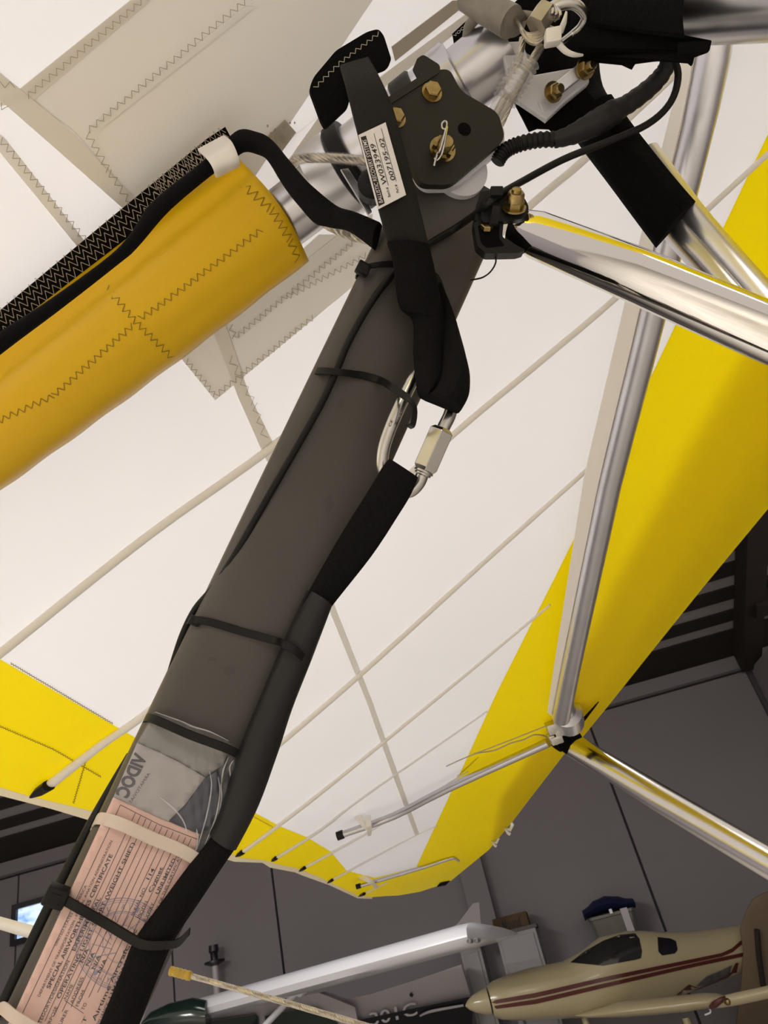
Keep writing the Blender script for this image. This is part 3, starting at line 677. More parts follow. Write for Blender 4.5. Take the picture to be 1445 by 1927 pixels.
batten([(519, 1615), (600, 1564), (662, 1516), (741, 1460), (916, 1339)], [8, 7, 5, 4], 'thin batten just above the tip rod with the round white strap', tip=(511, 1621), m_='batten_white')
batten([(573, 1633), (683, 1572), (737, 1539), (880, 1452)], [7, 6, 4, 3], 'thin batten emerging just below the black-capped tip rod', tip=(563, 1640), m_='batten_white')
batten([(625, 1656), (700, 1615), (783, 1572), (822, 1554)], [6, 5, 3, 3], 'short thin batten, second nearest to the wing tip', tip=(616, 1662), m_='batten_white')
batten([(685, 1682), (706, 1672), (730, 1660)], [6, 4, 3], 'shortest batten at the extreme yellow wing tip', tip=(675, 1687), m_='batten_white')
# tip rods under the sail
def rod(pts, w, label, capend, wrap):
    t = thing('tip_rod', label, 'rod', P(*pts[0]), 'washout rods near the wing tip'); mb = MB(); tpx(mb, pts, w, k=3, seg=14); mb.build('tube', 'alu', t)
    mb = MB(); tpx(mb, capend[0], capend[1], k=2, seg=14); mb.build('end_cap', 'plastic_black', t)
    for wp in wrap:
        mb = MB(); strap(mb, [P(*p) for p in wp[0]], [P(*p) for p in wp[1]], .006); mb.build('strap_tab', 'batten_cream', t)
d0, d1 = Sd(645, 1570)*.93, Sd(1035, 1395)*.96
rod([(642, 1571, d0), (740, 1536, d0*.9+d1*.1), (840, 1485, d0*.5+d1*.5), (1032, 1397, d1)], [12, 13, 14, 15, 17], 'silver tip rod with black cap wrapped by a round white strap', ([(634, 1574, d0), (646, 1569.5, d0)], 16),
    [([(662, 1522, d0*1.03), (672, 1545, d0*.99), (688, 1562, d0*.975)], [(672, 1518, d0*1.03), (684, 1540, d0*.99), (700, 1556, d0*.975)]), ([(687, 1538, d0*.985), (689, 1555, d0*.97), (692, 1573, d0*1.0)], [(697, 1535, d0*.985), (699, 1552, d0*.97), (699, 1570, d0*1.0)])])
d0, d1 = Sd(675, 1672)*.94, Sd(860, 1618)*.97
rod([(678, 1667, d0), (790, 1634, (d0+d1)/2), (845, 1616, d1), (856, 1615, d1), (864, 1621, d1)], [7, 7, 7, 6, 5], 'shorter tip rod with black cap close to the yellow wing tip', ([(670, 1669, d0), (679, 1666.5, d0)], 9),
    [([(655, 1644, d0*1.02), (690, 1660, d0*.98), (708, 1673, d0)], [(658, 1636, d0*1.02), (694, 1652, d0*.98), (712, 1668, d0)])])
# ------------------------------------------------------------------ wing frame: keel, cross tube, struts
def keelpt(px):
    a, b2 = 0.0, 1.0
    def sx(t):
        v = KA+(KB-KA)*t-CAM; return 722.5+FPX*v.dot(RT)/v.dot(FW)
    lo, hi = -3.0, 1.8
    for _ in range(50):
        m_ = (lo+hi)/2
        if sx(m_) < px: lo = m_
        else: hi = m_
    return KA+(KB-KA)*lo
KR = .0262
t = thing('keel_tube', 'fat silver keel tube running into the yellow pocket', 'tube', keelpt(560))
mb = MB(); mb.tube([keelpt(-900), keelpt(-250), keelpt(560), keelpt(880), keelpt(958)], KR, 40); mb.build('tube', 'alu', t)
def collar(par, name, p0, p1, r0, m_, fl=.0):
    a, b2 = keelpt(p0), keelpt(p1); L = (b2-a).length; mb = MB()
    mb.lathe(a, KD, [(0, KR*.98), (0, r0-.0015), (.0015, r0), (L-.0015, r0), (L, r0-.0015), (L, KR*.98)], 40); return mb.build(name, m_, par)
HB = thing('hang_bracket', 'black bolted hang bracket plate clamped onto the silver keel', 'bracket', keelpt(780))
collar(HB, 'saddle', 655, 868, .0305, 'alu_satin')
collar(HB, 'end_collar', 606, 652, .0365, 'alu_satin')
collar(HB, 'retaining_ring', 652, 678, .0372, 'plastic_black')
collar(HB, 'retaining_ring', 770, 806, .0330, 'plate_black')
collar(HB, 'end_collar', 838, 872, .0335, 'alu')
def rounded(poly, r, k=5):
    out = []; n = len(poly)
    for i in range(n):
        p0, p1, p2 = Vector(poly[i-1]), Vector(poly[i]), Vector(poly[(i+1) % n])
        a = (p0-p1); b2 = (p2-p1); rr = min(r, a.length*.45, b2.length*.45); a = p1+a.normalized()*rr; b2 = p1+b2.normalized()*rr
        for j in range(k+1): f = j/k; out.append(a*(1-f)**2+p1*2*f*(1-f)+b2*f*f)
    return out
def mplate(name, poly, off, th, m_, par, r=0, bevel=.0008, k=5):
    pl = rounded(poly, r, k) if r else [Vector(p) for p in poly]
    mb = MB(); mb.prism([M(p[0], p[1], off) for p in pl], -MN*th); return mb.build(name, m_, par, bevel=bevel, smooth=False)
PO = .020
pp = mplate('plate', [(700, 212), (822, 131), (846, 130), (868, 172), (938, 212), (951, 262), (850, 348), (793, 347), (745, 262)], PO, .0065, 'plate_black', HB, r=16)
mplate('plate_fold', [(782, 112), (796, 102), (828, 122), (828, 136), (702, 217), (696, 205), (796, 139)], PO+.001, .010, 'plate_black', HB, r=6)
mplate('spacer', [(752, 268), (930, 222), (949, 240), (949, 277), (868, 345), (852, 352), (806, 353), (790, 342)], PO-.0065, .008, 'nylon_white', HB, r=14)
mb = MB(); mb.lathe(M(868, 318, PO-.0145), -MN, [(0, .020), (.008, .020)], 32); mb.build('spacer_disc', 'nylon_white', HB)
PN = MN
bolt(HB, M(812, 175, PO), PN, .0058, .0052, washer=1.25); bolt(HB, M(744, 224, PO), PN, .0056, .0052, washer=1.25)
nb = bolt(HB, M(832, 282, PO), PN, .0078, .006, name='castle_nut', washer=1.2)
mb = MB(); mb.lathe(M(832, 282, PO+.006), PN, [(0, .0050), (.010, .0050), (.011, .0042)], 18); mb.build('bolt_end', 'brass', nb)
for k in range(6):
    a = k*pi/3; u = MX*cos(a)+MAX*sin(a); mb = MB(); c = M(832, 282, PO+.0075)+u*.0058; mb.box(c, u*.0012, PN.cross(u)*.0015, PN*.0022); mb.build('castellation', 'brass', nb, smooth=False)
co_ = PO+.017
pin = smoothpts([M(817, 312, co_-.008), M(822, 292, co_-.004), M(829, 280, co_), M(837, 250, co_+.001), M(841, 234, co_), M(838, 228, co_), M(832, 232, co_), M(832, 241, co_), M(838, 243, co_), M(842, 240, co_+.0006), M(838, 262, co_+.0008), M(832, 288, co_-.002), M(823, 301, co_-.006), M(817, 298, co_-.007)], 6)
mb = MB(); mb.tube(pin, .0007, 8); mb.build('cotter_pin', 'steel', nb)
mb = MB(); mb.lathe(M(871, 248, PO-.003), PN, [(0, .0045), (.00325, .0048)], 24); mb.build('bolt_hole', 'fabric_black', HB)
# tang plate and cable behind the strap
mb = MB(); mb.prism([P(x, y, .575) for x, y in ((640, 318), (655, 316), (684, 360), (700, 398), (692, 404), (676, 378))], FW*.003); mb.build('tang', 'alu', HB, bevel=.0005, smooth=False)
mb = MB(); mb.lathe(P(703, 358, .57), -FW, [(0, .012), (.012, .012), (.016, .007), (.017, 0)], 20); mb.build('rubber_bush', 'plastic_black', HB)
def cable(mb, pts3, r, strands=6, pitch=.05, seg=6, rs=.5):
    n = max(24, int(sum((b2-a).length for a, b2 in zip(pts3[:-1], pts3[1:]))/pitch*10)); L = [0]
    for a, b2 in zip(pts3[:-1], pts3[1:]): L.append(L[-1]+(b2-a).length)
    Q = [Vector([np.interp(s, L, [p[k] for p in pts3]) for k in range(3)]) for s in np.linspace(0, L[-1], n)]; sL = np.linspace(0, L[-1], n)
    t0 = (Q[-1]-Q[0]).normalized(); u = t0.orthogonal().normalized(); fr = []
    for i in range(n):
        t_ = (Q[min(i+1, n-1)]-Q[max(i-1, 0)]).normalized(); u = (u-t_*u.dot(t_)).normalized(); fr.append((u.copy(), t_.cross(u)))
    for k in range(strands): mb.tube([Q[i]+(fr[i][0]*cos(2*pi*(k/strands+sL[i]/pitch))+fr[i][1]*sin(2*pi*(k/strands+sL[i]/pitch)))*r*(1-rs*.9) for i in range(n)], r*rs, seg)
def steelrope(name, label, pts, wpx, group=None, m_='steel_cable', k=5, jacket=0):
    v = smoothpts([P(*p) for p in pts], k); d = sum(p[2] for p in pts)/len(pts); r = wpx/2*d/FPX
    t = thing(name, label, 'cable', v[0], group); mb = MB(); cable(mb, v, r, 6, r*7); mb.build('strands', m_, t)
    if jacket: mb = MB(); mb.tube(v, r*1.25, 16); mb.build('clear_jacket', 'film_clear', t)
    return t
steelrope('support_cable', 'clear coated steel cable crossing the keel toward the labelled strap', [(540, 318, .60), (556, 302, .585), (590, 297, .575), (650, 299, .570), (700, 305, .566)], 17, jacket=1)
steelrope('support_cable', 'short bare cable end peeking below the black fabric cord by the mast', [(590, 408, .60), (625, 430, .585), (660, 444, .575), (690, 452, .57)], 15)
# cross tube with pale fairing
xt = [(1372, 60), (1310, 350), (1226, 600), (1150, 900), (1098, 1140), (1058, 1345)]
def XD(x, y): return Sd(x, y)*.925-.01
e0, e1 = P(1352, 60, XD(1352, 60)*.97), P(1060, 1345, XD(1060, 1345))
def onax(f): return e0.lerp(e1, f)
t = thing('cross_tube', 'long silver cross tube with pale fairing running down to the leading edge', 'tube', e0)
fr0 = np.linspace(-.05, 1, 14)
def scr(p): v = p-CAM; d = v.dot(FW); return 722.5+FPX*v.dot(RT)/d, 963.5-FPX*v.dot(UP)/d, d
def wsil(y): return float(np.interp(y, [100, 600, 900, 1345], [66, 50, 43, 34]))
def wfair(y): return float(np.interp(y, [60, 210, 600, 900, 1200, 1345], [18, 24, 32, 30, 16, 8]))
def csx(y): return float(np.interp(y, [60, 200, 620, 900, 1345], [1352, 1323, 1222, 1151, 1056]))
A3, F3 = [], []
for y in np.linspace(30, 1350, 16):
    x = csx(y); d = onax((y-60)/(1345-60)); dd = XD(x, y) if y > 300 else XD(x, 300)*(.93+.07*(y/300))
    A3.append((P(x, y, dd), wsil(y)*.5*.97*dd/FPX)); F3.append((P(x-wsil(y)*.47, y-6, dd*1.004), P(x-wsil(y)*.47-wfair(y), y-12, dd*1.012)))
mb = MB(); mb.tube([a for a, r in A3], [r for a, r in A3], 28); mb.build('tube', 'alu_satin', t)
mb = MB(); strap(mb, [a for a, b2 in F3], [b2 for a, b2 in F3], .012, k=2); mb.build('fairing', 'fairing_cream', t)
# chrome front strut
TILT = 18
t = thing('chrome_strut', 'polished chrome strut bolted to the mast bracket', 'strut', P(968, 400, .50))
sp_ = [(962, 424, .492), (1010, 443, .485), (1200, 520, .455), (1445, 627, .42), (1800, 780, .38)]
v = [P(*p) for p in sp_]; mb = MB(); ax_ = (v[-1]-v[0]).normalized(); vn = Matrix.Rotation(radians(TILT), 3, ax_) @ (CAM-v[2]).normalized()
ws = [60, 84, 97, 106, 116]; mb.tube(v, [w*.5*d[2]/FPX*1.06 for w, d in zip(ws, sp_)], 40, flat=.55, ref=vn); mb.build('tube', 'chrome', t)
# mast
HW, DP, CR, MOFF = .0385, .058, .014, .0042
def mring(c):
    r = []
    for sx, sz, a0 in ((1, 1, 0), (-1, 1, pi/2), (-1, -1, pi), (1, -1, 3*pi/2)):
        for k in range(7): a = a0+pi/2*k/6; r.append((sx*(HW-CR)+CR*cos(a), -DP/2+sz*(DP/2-CR)+CR*sin(a)))
    return [c+MX*(x+MOFF)+MN*z for x, z in r]
t = thing('mast', 'dark grey box section mast leaning up to the hang bracket', 'mast', MB_-MAX*(MB_.z/MAX.z)); MASTT = t
mb = MB(); mb.loft([mring(MB_-MAX*((MB_.z-.02)/MAX.z)), mring(MB_-MAX*.25), mring(MB_), mring(_m), mring(MT), mring(MT+MAX*.035)]); mb.build('post', 'mast_grey', t, sharp=50)
mb = MB(); mb.tube([P(321, 1776, .462), P(262, 1925, .452), P(205, 2070, .445)], .0012, 8); mb.build('lit_edge_strip', 'plane_white_dull', t)  # pale strip puts the light on the mast's rear edge into colour
# smudges on the mast are wear in its paint: shallow spots
for cx_, cy_, rr_, sq in ((400, 1240, 9, .5), (432, 1262, 12, .8), (618, 948, 10, 1.6), (555, 1150, 7, .7), (640, 760, 6, 1.5)):
    mb = MB(); mb.add([M(cx_+rr_*(1+.3*sin(k*3+cx_))*cos(k*pi/6), cy_+rr_*sq*(1+.3*cos(k*2+cy_))*sin(k*pi/6), .0002) for k in range(12)], [tuple(range(12))]); mb.build('scuff', 'scuff', t, recalc=False)
# strut bracket on the mast
t = thing('strut_bracket', 'black channel bracket on the mast holding the chrome strut', 'bracket', P(940, 430, .50))
def dplate(name, poly, d, th, m_, par, r=0, bevel=.0006):
    pl = rounded(poly, r) if r else [Vector(p) for p in poly]
    dd = d if callable(d) else (lambda x, y: d)
    mb = MB(); n = len(pl); tri = tessellate_polygon([[Vector((p[0], p[1], 0)) for p in pl]]); q = [P(p[0], p[1], dd(p[0], p[1])) for p in pl]
    mb.add(q+[p+FW*th for p in q], [tuple(t_) for t_ in tri]+[tuple(n+i for i in reversed(t_)) for t_ in tri]+[(i, (i+1) % n, n+(i+1) % n, n+i) for i in range(n)])
    return mb.build(name, m_, par, bevel=bevel, smooth=False)
dplate('lug', [(908, 366), (948, 356), (985, 368), (997, 392), (986, 412), (905, 420)], .478, .006, 'plastic_black', t, r=14)
dplate('channel', [(891, 418), (948, 416), (945, 446), (990, 471), (975, 476), (915, 477), (898, 462)], .482, .012, 'plastic_black', t, r=5)
dplate('channel_recess', [(899, 424), (940, 422), (939, 448), (950, 462), (916, 466), (905, 456)], .4815, .002, 'fabric_black', t, r=4)
dplate('channel', [(903, 360), (930, 357), (948, 420), (900, 424), (894, 410)], .484, .02, 'plastic_black', t, r=6)
zb = (P(966, 350, .45)-P(968, 395, .478)).normalized(); bn = (-FW*.75+UP*.6).normalized()
bb = bolt(t, P(967, 392, .4775), bn, .0062, .005, washer=1.25)
mb = MB(); mb.lathe(P(967, 392, .4775)+bn*.0055, bn, [(0, .0058), (.004, .0056), (.0055, .0045), (.0055, .0032), (.0075, .003), (.008, .002)], 20); mb.build('lock_nut', 'brass', bb)
mb = MB(); mb.hexa(P(916, 430, .481), bn, .004, .003); mb.build('rivet', 'brass', t, smooth=False)
mb = MB(); tpx(mb, [(929, 474, .49), (933, 492, .49), (924, 510, .495), (908, 522, .50), (886, 527, .51)], 3.2, seg=8); tag(mb.build('wire_loop', 'plastic_black'), 'thin dark wire loop hanging under the strut bracket', 'wire')
# sleeved down tube going to the lower right
t = thing('down_tube', 'silver down tube in a black sleeve behind the chrome strut', 'tube', P(1275, 428, .53))
mb = MB(); tpx(mb, [(1180, 300, .56), (1262, 418, .545), (1330, 496, .53), (1445, 628, .50)], [52, 52, 54, 58], k=3, seg=28)
mb.build('tube', 'alu', t)
mb = MB(); tpx(mb, [(1215, 290, .555), (1290, 392, .540), (1356, 472, .526), (1475, 608, .495)], [52, 52, 54, 58], k=3, seg=28)
mb.build('fairing_tube', 'alu_satin', t)
mb = MB(); strap(mb, [P(x, y, d) for x, y, d in ((1010, 150, .615), (1060, 225, .595), (1100, 280, .57), (1160, 360, .54), (1236, 462, .53))], [P(x, y, d) for x, y, d in ((1125, 90, .615), (1135, 170, .595), (1185, 235, .57), (1235, 305, .54), (1306, 384, .53))], .012, crown=.014)
sl = mb.build('sleeve', 'fabric_black', t)
mb = MB(); strap(mb, [P(x, y, d) for x, y, d in ((1120, 190, .545), (1165, 250, .535), (1240, 350, .518), (1284, 398, .51))], [P(x, y, d) for x, y, d in ((1150, 180, .55), (1192, 240, .54), (1262, 328, .523), (1306, 380, .515))], .003, crown=.001); mb.build('velcro_flap', 'fabric_black', sl)
# second down tube, top of frame, with torn black sleeve
t = thing('front_tube', 'thick silver tube leaving a torn black sleeve at the top', 'tube', P(1300, 10, .50))
mb = MB(); tpx(mb, [(1262, 7, .506), (1330, 4, .493), (1445, -2, .47), (1700, -20, .42)], [136, 139, 142, 150], k=3, seg=40); mb.build('tube', 'alu', t)
slv = [(1080, -25), (1230, -25), (1289, -25), (1285, 30), (1288, 66), (1340, 76), (1336, 94), (1308, 104), (1304, 121), (1297, 115), (1240, 111), (1197, 117), (1191, 128), (1172, 119), (1112, 113), (1092, 104), (1066, 90), (1075, 40)]
dplate('sleeve', slv, lambda x, y: .452 + .098*max(0, min(1, (1275-x)/160)), .003, 'fabric_black', t)
mb = MB(); strap(mb, [P(1276, 82, .450), P(1300, 80, .449), P(1336, 78, .448)], [P(1276, 106, .450), P(1300, 102, .449), P(1334, 96, .448)], .003); mb.build('sleeve_hem', 'fabric_black', t)
# black nose cover behind the cable cluster
dplate('nose_cover_tmp', [(886, 50), (950, 20), (1000, -25), (1110, -25), (1100, 100), (1066, 118), (1040, 128), (1003, 152), (992, 135), (984, 84), (958, 82), (930, 76), (905, 62)], .60, .004, 'fabric_black', None)
o = bpy.data.objects['nose_cover_tmp']; o.name = 'nose_cover'; tag(o, 'ragged black cloth cover behind the tangled steel cable fittings', 'cover')
sc_ = dplate('cloth_scrap', [(966, 188), (985, 224), (996, 246), (1012, 240), (1034, 241), (1062, 268), (1098, 236), (1075, 190), (1028, 215)], .573, .003, 'fabric_black', None); tag(sc_, 'torn black cloth scrap below the white nylon block', 'cloth')
mt = decal('marker_tag', [(851, 64), (881, 36), (876, 80), (856, 95)], lambda x, y: P(x, y, .635), 'fabric_black', None, h=6, solid=.001); tag(mt, 'small black tag with pale scribbled writing above the keel', 'tag')
mb = MB(); put_text(mb, 'VOOSE', P(856, 70, .6335), P(883, 45, .6335), -FW, 5*.6335/FPX, .01); put_text(mb, 'NS', P(860, 91, .6335), P(876, 75, .6335), -FW, 7*.6335/FPX); mb.build('lettering', 'thread_white', mt, smooth=False)
mb = MB()
zigzag(mb, [(900, 60), (925, 34)], lambda x, y: P(x, y, .597), 5, 14, 1.4); mb.build('stitching', 'thread_white', bpy.data.objects['nose_cover'], smooth=False, recalc=False, kind='stuff')
# white nylon block with link and two bolts
t = thing('nylon_block', 'white nylon block with two brass bolts joined by a link', 'block', P(1040, 170, .565))
mb = MB(); q = [(940, 78), (984, 76), (1003, 140), (1104, 122), (1110, 154), (1062, 192), (1028, 226), (966, 184)]
mb.prism([P(x, y, .56) for x, y in q], FW*.006); mb.build('body', 'nylon_white', t, bevel=.0015, smooth=False)
mb = MB(); mb.prism([P(1012, 188, .556), P(1060, 172, .555), P(1110, 130, .556), P(1108, 156, .562), P(1062, 194, .562), P(1027, 227, .562)], FW*.006); mb.build('body_flange', 'nylon_white', t, bevel=.001, smooth=False)
mb = MB(); mb.prism([P(1030, 166, .552), P(1090, 118, .552), P(1106, 136, .552), P(1046, 184, .552)], FW*.003); mb.build('link', 'alu_satin', t, bevel=.0008, smooth=False)
nv_ = (-FW*.9+RT*.35-UP*.2).normalized()
for x, y in ((1040, 174), (1100, 130)): bolt(t, P(x, y, .551), nv_, .0058, .005, washer=1.3, stub=.006)
# cable cluster
t = thing('cable_shackle', 'steel shackle and tangled cable loops under the nose cover', 'shackle', P(1040, 40, .53))
mb = MB(); tpx(mb, [(1022, 30, .52), (1050, 10, .515), (1080, 8, .515), (1100, 28, .52), (1094, 48, .525), (1076, 64, .53), (1056, 80, .53)], [24, 24, 22, 18, 15, 12, 12], seg=14); mb.build('bow', 'steel', t)
mb = MB(); a, b2 = P(1030, 18, .515), P(1008, 50, .515); mb.lathe(a, (b2-a), [(0, .0085), ((b2-a).length, .0085)], 6); mb.build('nut', 'steel_dull', t, smooth=False)
for k, dx in enumerate((0, 1, 2)):
    mb = MB(); tpx(mb, [(1034+dx*7, 8+dx*3, .512), (1040+dx*7, 22+dx*3, .508), (1030+dx*7, 34+dx*2, .515)], 7, seg=8); mb.build('ring', 'steel', t)
for k in range(5):
    mb = MB(); o = k*4.5; tpx(mb, [(966+o*.4, 24+o*.9, .53), (975+o*.3, 46+o*.5, .525-.001*k), (990+o*.2, 64+o*.7, .520), (1012, 62+o*1.1, .518), (1030, 52+o*.8, .52), (1044, 56+o, .525)], 8, seg=8); mb.build('loop_strand', 'steel_cable', t)
for w_ in ([(968, 28, .535), (985, 26, .53), (1010, 30, .53)], ):
    mb = MB(); tpx(mb, w_, 12, seg=10); mb.build('cable_tail', 'grey_hose', t)
t = thing('grey_hose', 'short thick grey hose end above the keel tube', 'hose', P(900, 10, .53))
mb = MB(); v = [P(880, -8, .545), P(920, 18, .538), P(962, 42, .53)]; r = 28*.538/FPX
mb.tube(v+[P(966, 44, .5295), P(962, 42, .53), P(930, 24, .537)], [r, r*1.02, r*1.05, r*.9, r*.72, r*.7], 24); mb.build('tube', 'grey_hose', t)
mb = MB(); tpx(mb, [(897, 30, .56), (882, 52, .57), (877, 84, .58)], [24, 19, 18], seg=12); mb.build('branch', 'grey_hose', t)
t = thing('wire_pair', 'twin steel wires in a clear shrink sleeve right of the keel', 'cable', P(970, 150, .55))
mb = MB(); cable(mb, [P(984, 70, .53), P(978, 110, .535), P(948, 185, .54), P(930, 222, .545)], .0026, 6, .03); mb.build('wire', 'steel_cable', t)
mb = MB(); cable(mb, [P(1020, 84, .53), P(998, 120, .535), P(962, 185, .54), P(940, 235, .545)], .0032, 6, .035); mb.build('wire', 'steel_cable', t)
mb = MB(); n = 40; a, b2 = P(994, 112, .535), P(930, 222, .545)
mb.tube([a.lerp(b2, i/(n-1)) for i in range(n)], [(.0088+.0012*sin(i*1.9) if i < 28 else .0072) for i in range(n)], 18, cap=False); mb.build('shrink_sleeve', 'film_shrink', t)
mb = MB(); a, b2 = P(984, 135, .538), P(955, 182, .541); mb.tube([a.lerp(b2, i/9) for i in range(10)], [.0056+.0009*(i % 2) for i in range(10)], 16, flat=.75); mb.build('swage', 'alu_satin', t)
t = thing('zip_tie', 'white cable tie with pointed tail around the steel cable loops', 'cable tie', P(1040, 70, .51))
mb = MB(); mb.box(P(1040, 70, .508), RT*.0055+UP*.001, UP*.0053, FW*.004); hd = mb.build('head', 'tie_white', t, bevel=.0014)
mb = MB(); tpx(mb, [(1054, 60, .51), (1062, 40, .508), (1066, 22, .508)], [15, 12, 5], seg=8, flat=.4); mb.build('tail', 'tie_white', t)
mb = MB(); tpx(mb, [(1048, 80, .51), (1064, 96, .512), (1080, 103, .513), (1097, 104, .516)], [12, 11, 9, 4], seg=8, flat=.5); mb.build('tail', 'tie_white', t)
# loom and cable
t = thing('wire_loom', 'black corrugated wire loom taped up to the torn sleeve', 'wire loom', P(950, 290, .53))
v = smoothpts([P(935, 305, .53), P(948, 286, .53), P(972, 273, .53), P(1010, 264, .53), P(1050, 262, .53)], 16); n = len(v)
mb = MB(); mb.tube(v, [(.0056 if (i//2) % 2 else .0048) for i in range(n)], 16); mb.build('corrugated_tube', 'plastic_black', t)
mb = MB(); v = smoothpts([P(1042, 264, .53), P(1075, 254, .528), P(1120, 232, .525), P(1160, 208, .525), P(1190, 190, .525), P(1228, 160, .525), P(1252, 130, .52), P(1258, 100, .51)], 6)
w_ = np.interp(np.linspace(0, 1, len(v)), [0, .1, .3, .42, .47, .6, .8, 1], [.0055, .0062, .0090, .0085, .0068, .0066, .0060, .0048]); mb.tube(v, [r+.0003*sin(i*2.3) for i, r in enumerate(w_)], 16); mb.build('tape_wrap', 'sleeve_satin', t)
t = thing('black_cable', 'black electrical cable looping from the torn sleeve down the mast', 'cable', P(1000, 330, .50))
cp = [P(1262, 100, .50), P(1276, 140, .50), P(1262, 192, .50), P(1218, 234, .50), P(1140, 268, .50), P(1060, 300, .50), P(985, 340, .49), P(940, 366, .474), P(914, 388, .474)]
cp += [M(x, y, o_) for x, y, o_ in ((862, 426, .008), (809, 458, .006), (762, 492, .006), (724, 534, .006), (690, 582, .006), (655, 645, .005), (632, 700, .005), (600, 768, .004), (535, 882, .003), (500, 942, .001), (442, 1044, -.004), (402, 1105, -.01), (368, 1146, -.018), (345, 1192, -.022), (327, 1245, -.026), (312, 1295, -.035), (290, 1350, -.05))]
v = smoothpts(cp, 5); mb = MB(); mb.tube(v, [6.6*((q-CAM).dot(FW))/FPX for q in v], 12); mb.build('jacket', 'plastic_black', t)
t = thing('black_cable', 'black cable hugging the shaded edge of the mast by the certificate', 'cable', P(148, 1596, .47))
mb = MB(); tpx(mb, [(245, 1420, .50), (188, 1520, .485), (146, 1602, .472), (76, 1745, .462), (6, 1893, .452), (-60, 2030, .445), (-260, 2440, .42)], [14, 18, 22, 26, 26, 26, 26], seg=14); mb.build('jacket', 'plastic_black', t)

# ------------------------------------------------------------------ straps
def edge(pts): return [M(x, y, o_) for x, y, o_ in pts]
t = thing('recovery_strap', 'grey labelled webbing strap running from the keel to the quick link', 'strap', M(720, 300, .03)); RS = t
mb = MB(); strap(mb, edge([(640, 128, .012), (653, 172, .030), (674, 254, .031), (712, 391, .029), (731, 460, .020), (742, 500, .016)]), edge([(694, 112, .012), (716, 152, .030), (740, 210, .031), (768, 311, .029), (806, 462, .020), (816, 500, .016)]), .004, k=5)
mb.build('webbing', 'webbing_grey', t)
mb = MB(); strap(mb, edge([(729, 456, .022), (740, 492, .021), (752, 575, .018), (778, 602, .017), (779, 660, .030), (785, 735, .042), (798, 750, .044)]), edge([(806, 462, .022), (818, 515, .021), (832, 585, .018), (840, 628, .020), (839, 680, .030), (834, 712, .042), (804, 747, .044)]), .006, k=5, crown=.004)
mb.build('webbing_fold', 'webbing', t)
mb = MB(); strap(mb, [P(x, y, d) for x, y, d in ((820, 560, .525), (828, 620, .505), (832, 690, .478), (818, 732, .470), (799, 747, .468))], [P(x, y, d) for x, y, d in ((832, 560, .525), (848, 634, .505), (876, 695, .482), (880, 742, .474), (866, 774, .470))], .012, k=5, crown=.008)
mb.build('webbing_loop', 'webbing', t)
# label on the strap
lbl = [(674.5, 254), (725.5, 230), (764, 366.5), (711, 394)]
bl, tl_, tr_, br = M(711, 394, .0345), M(674.5, 254, .0352), M(725.5, 230, .0352), M(764, 366.5, .0345)
def LB(s, t_, up=.0): return (bl.lerp(tl_, s)).lerp(br.lerp(tr_, s), t_)+MN*up
mb = MB(); mb.prism([bl, tl_, tr_, br], -MN*.0004); lb = mb.build('label', 'label_white', t, smooth=False)
mb = MB(); mb.add([LB(.03, .05, .0001), LB(.96, .05, .0001), LB(.95, .235, .0001), LB(.03, .26, .0001)], [(0, 1, 2, 3)]); mb.build('label_bar', 'ink', lb, smooth=False, recalc=False)
hL = (br-bl).length
mb = MB(); put_text(mb, 'BALLISTIC RECOVERY SYSTEMS', LB(.05, .215, .0002), LB(.90, .205, .0002), MN, hL*.12, .002); mb.build('label_heading', 'label_white', lb, smooth=False, recalc=False)
mb = MB()
put_text(mb, 'Batch #', LB(.07, .50, .0002), LB(.20, .50, .0002), MN, hL*.08, .01); put_text(mb, 'Part #', LB(.07, .80, .0002), LB(.18, .80, .0002), MN, hL*.08, .01)
for s0, s1, t_ in ((.22, .93, .515), (.22, .95, .80)): mb.add([LB(s0, t_, .0002), LB(s1, t_-.01, .0002), LB(s1, t_+.006, .0002), LB(s0, t_+.016, .0002)], [(0, 1, 2, 3)])
put_text(mb, 'W033949', LB(.24, .50, .0003), LB(.80, .45, .0003), MN, hL*.15, .004, shear=.12); put_text(mb, '007195-02', LB(.24, .79, .0003), LB(.82, .77, .0003), MN, hL*.14, .004, shear=.12)
mb.build('label_print', 'ink', lb, smooth=False, recalc=False)
# velcro flap at the strap's upper end
FL_ = [(582, 166), (590, 145), (632, 95), (690, 60), (712, 54), (722, 66), (737, 113), (728, 126), (690, 140), (664, 160), (655, 200), (612, 240), (604, 226)]
fp = rounded(FL_, 8); mb = MB(); mb.prism([M(p[0], p[1], .004+.00012*(p[0]-640)) for p in fp], -MN*.004); fl = mb.build('stitched_flap', 'fabric_black', t, bevel=.0008, smooth=False)
mb = MB(); zigzag(mb, [(592, 166), (640, 118), (714, 62)], lambda x, y: M(x, y, .0046+.00012*(x-640)), 3.5, 13, 1.2); mb.build('stitching', 'thread_tan', fl, recalc=False, smooth=False, kind='stuff')
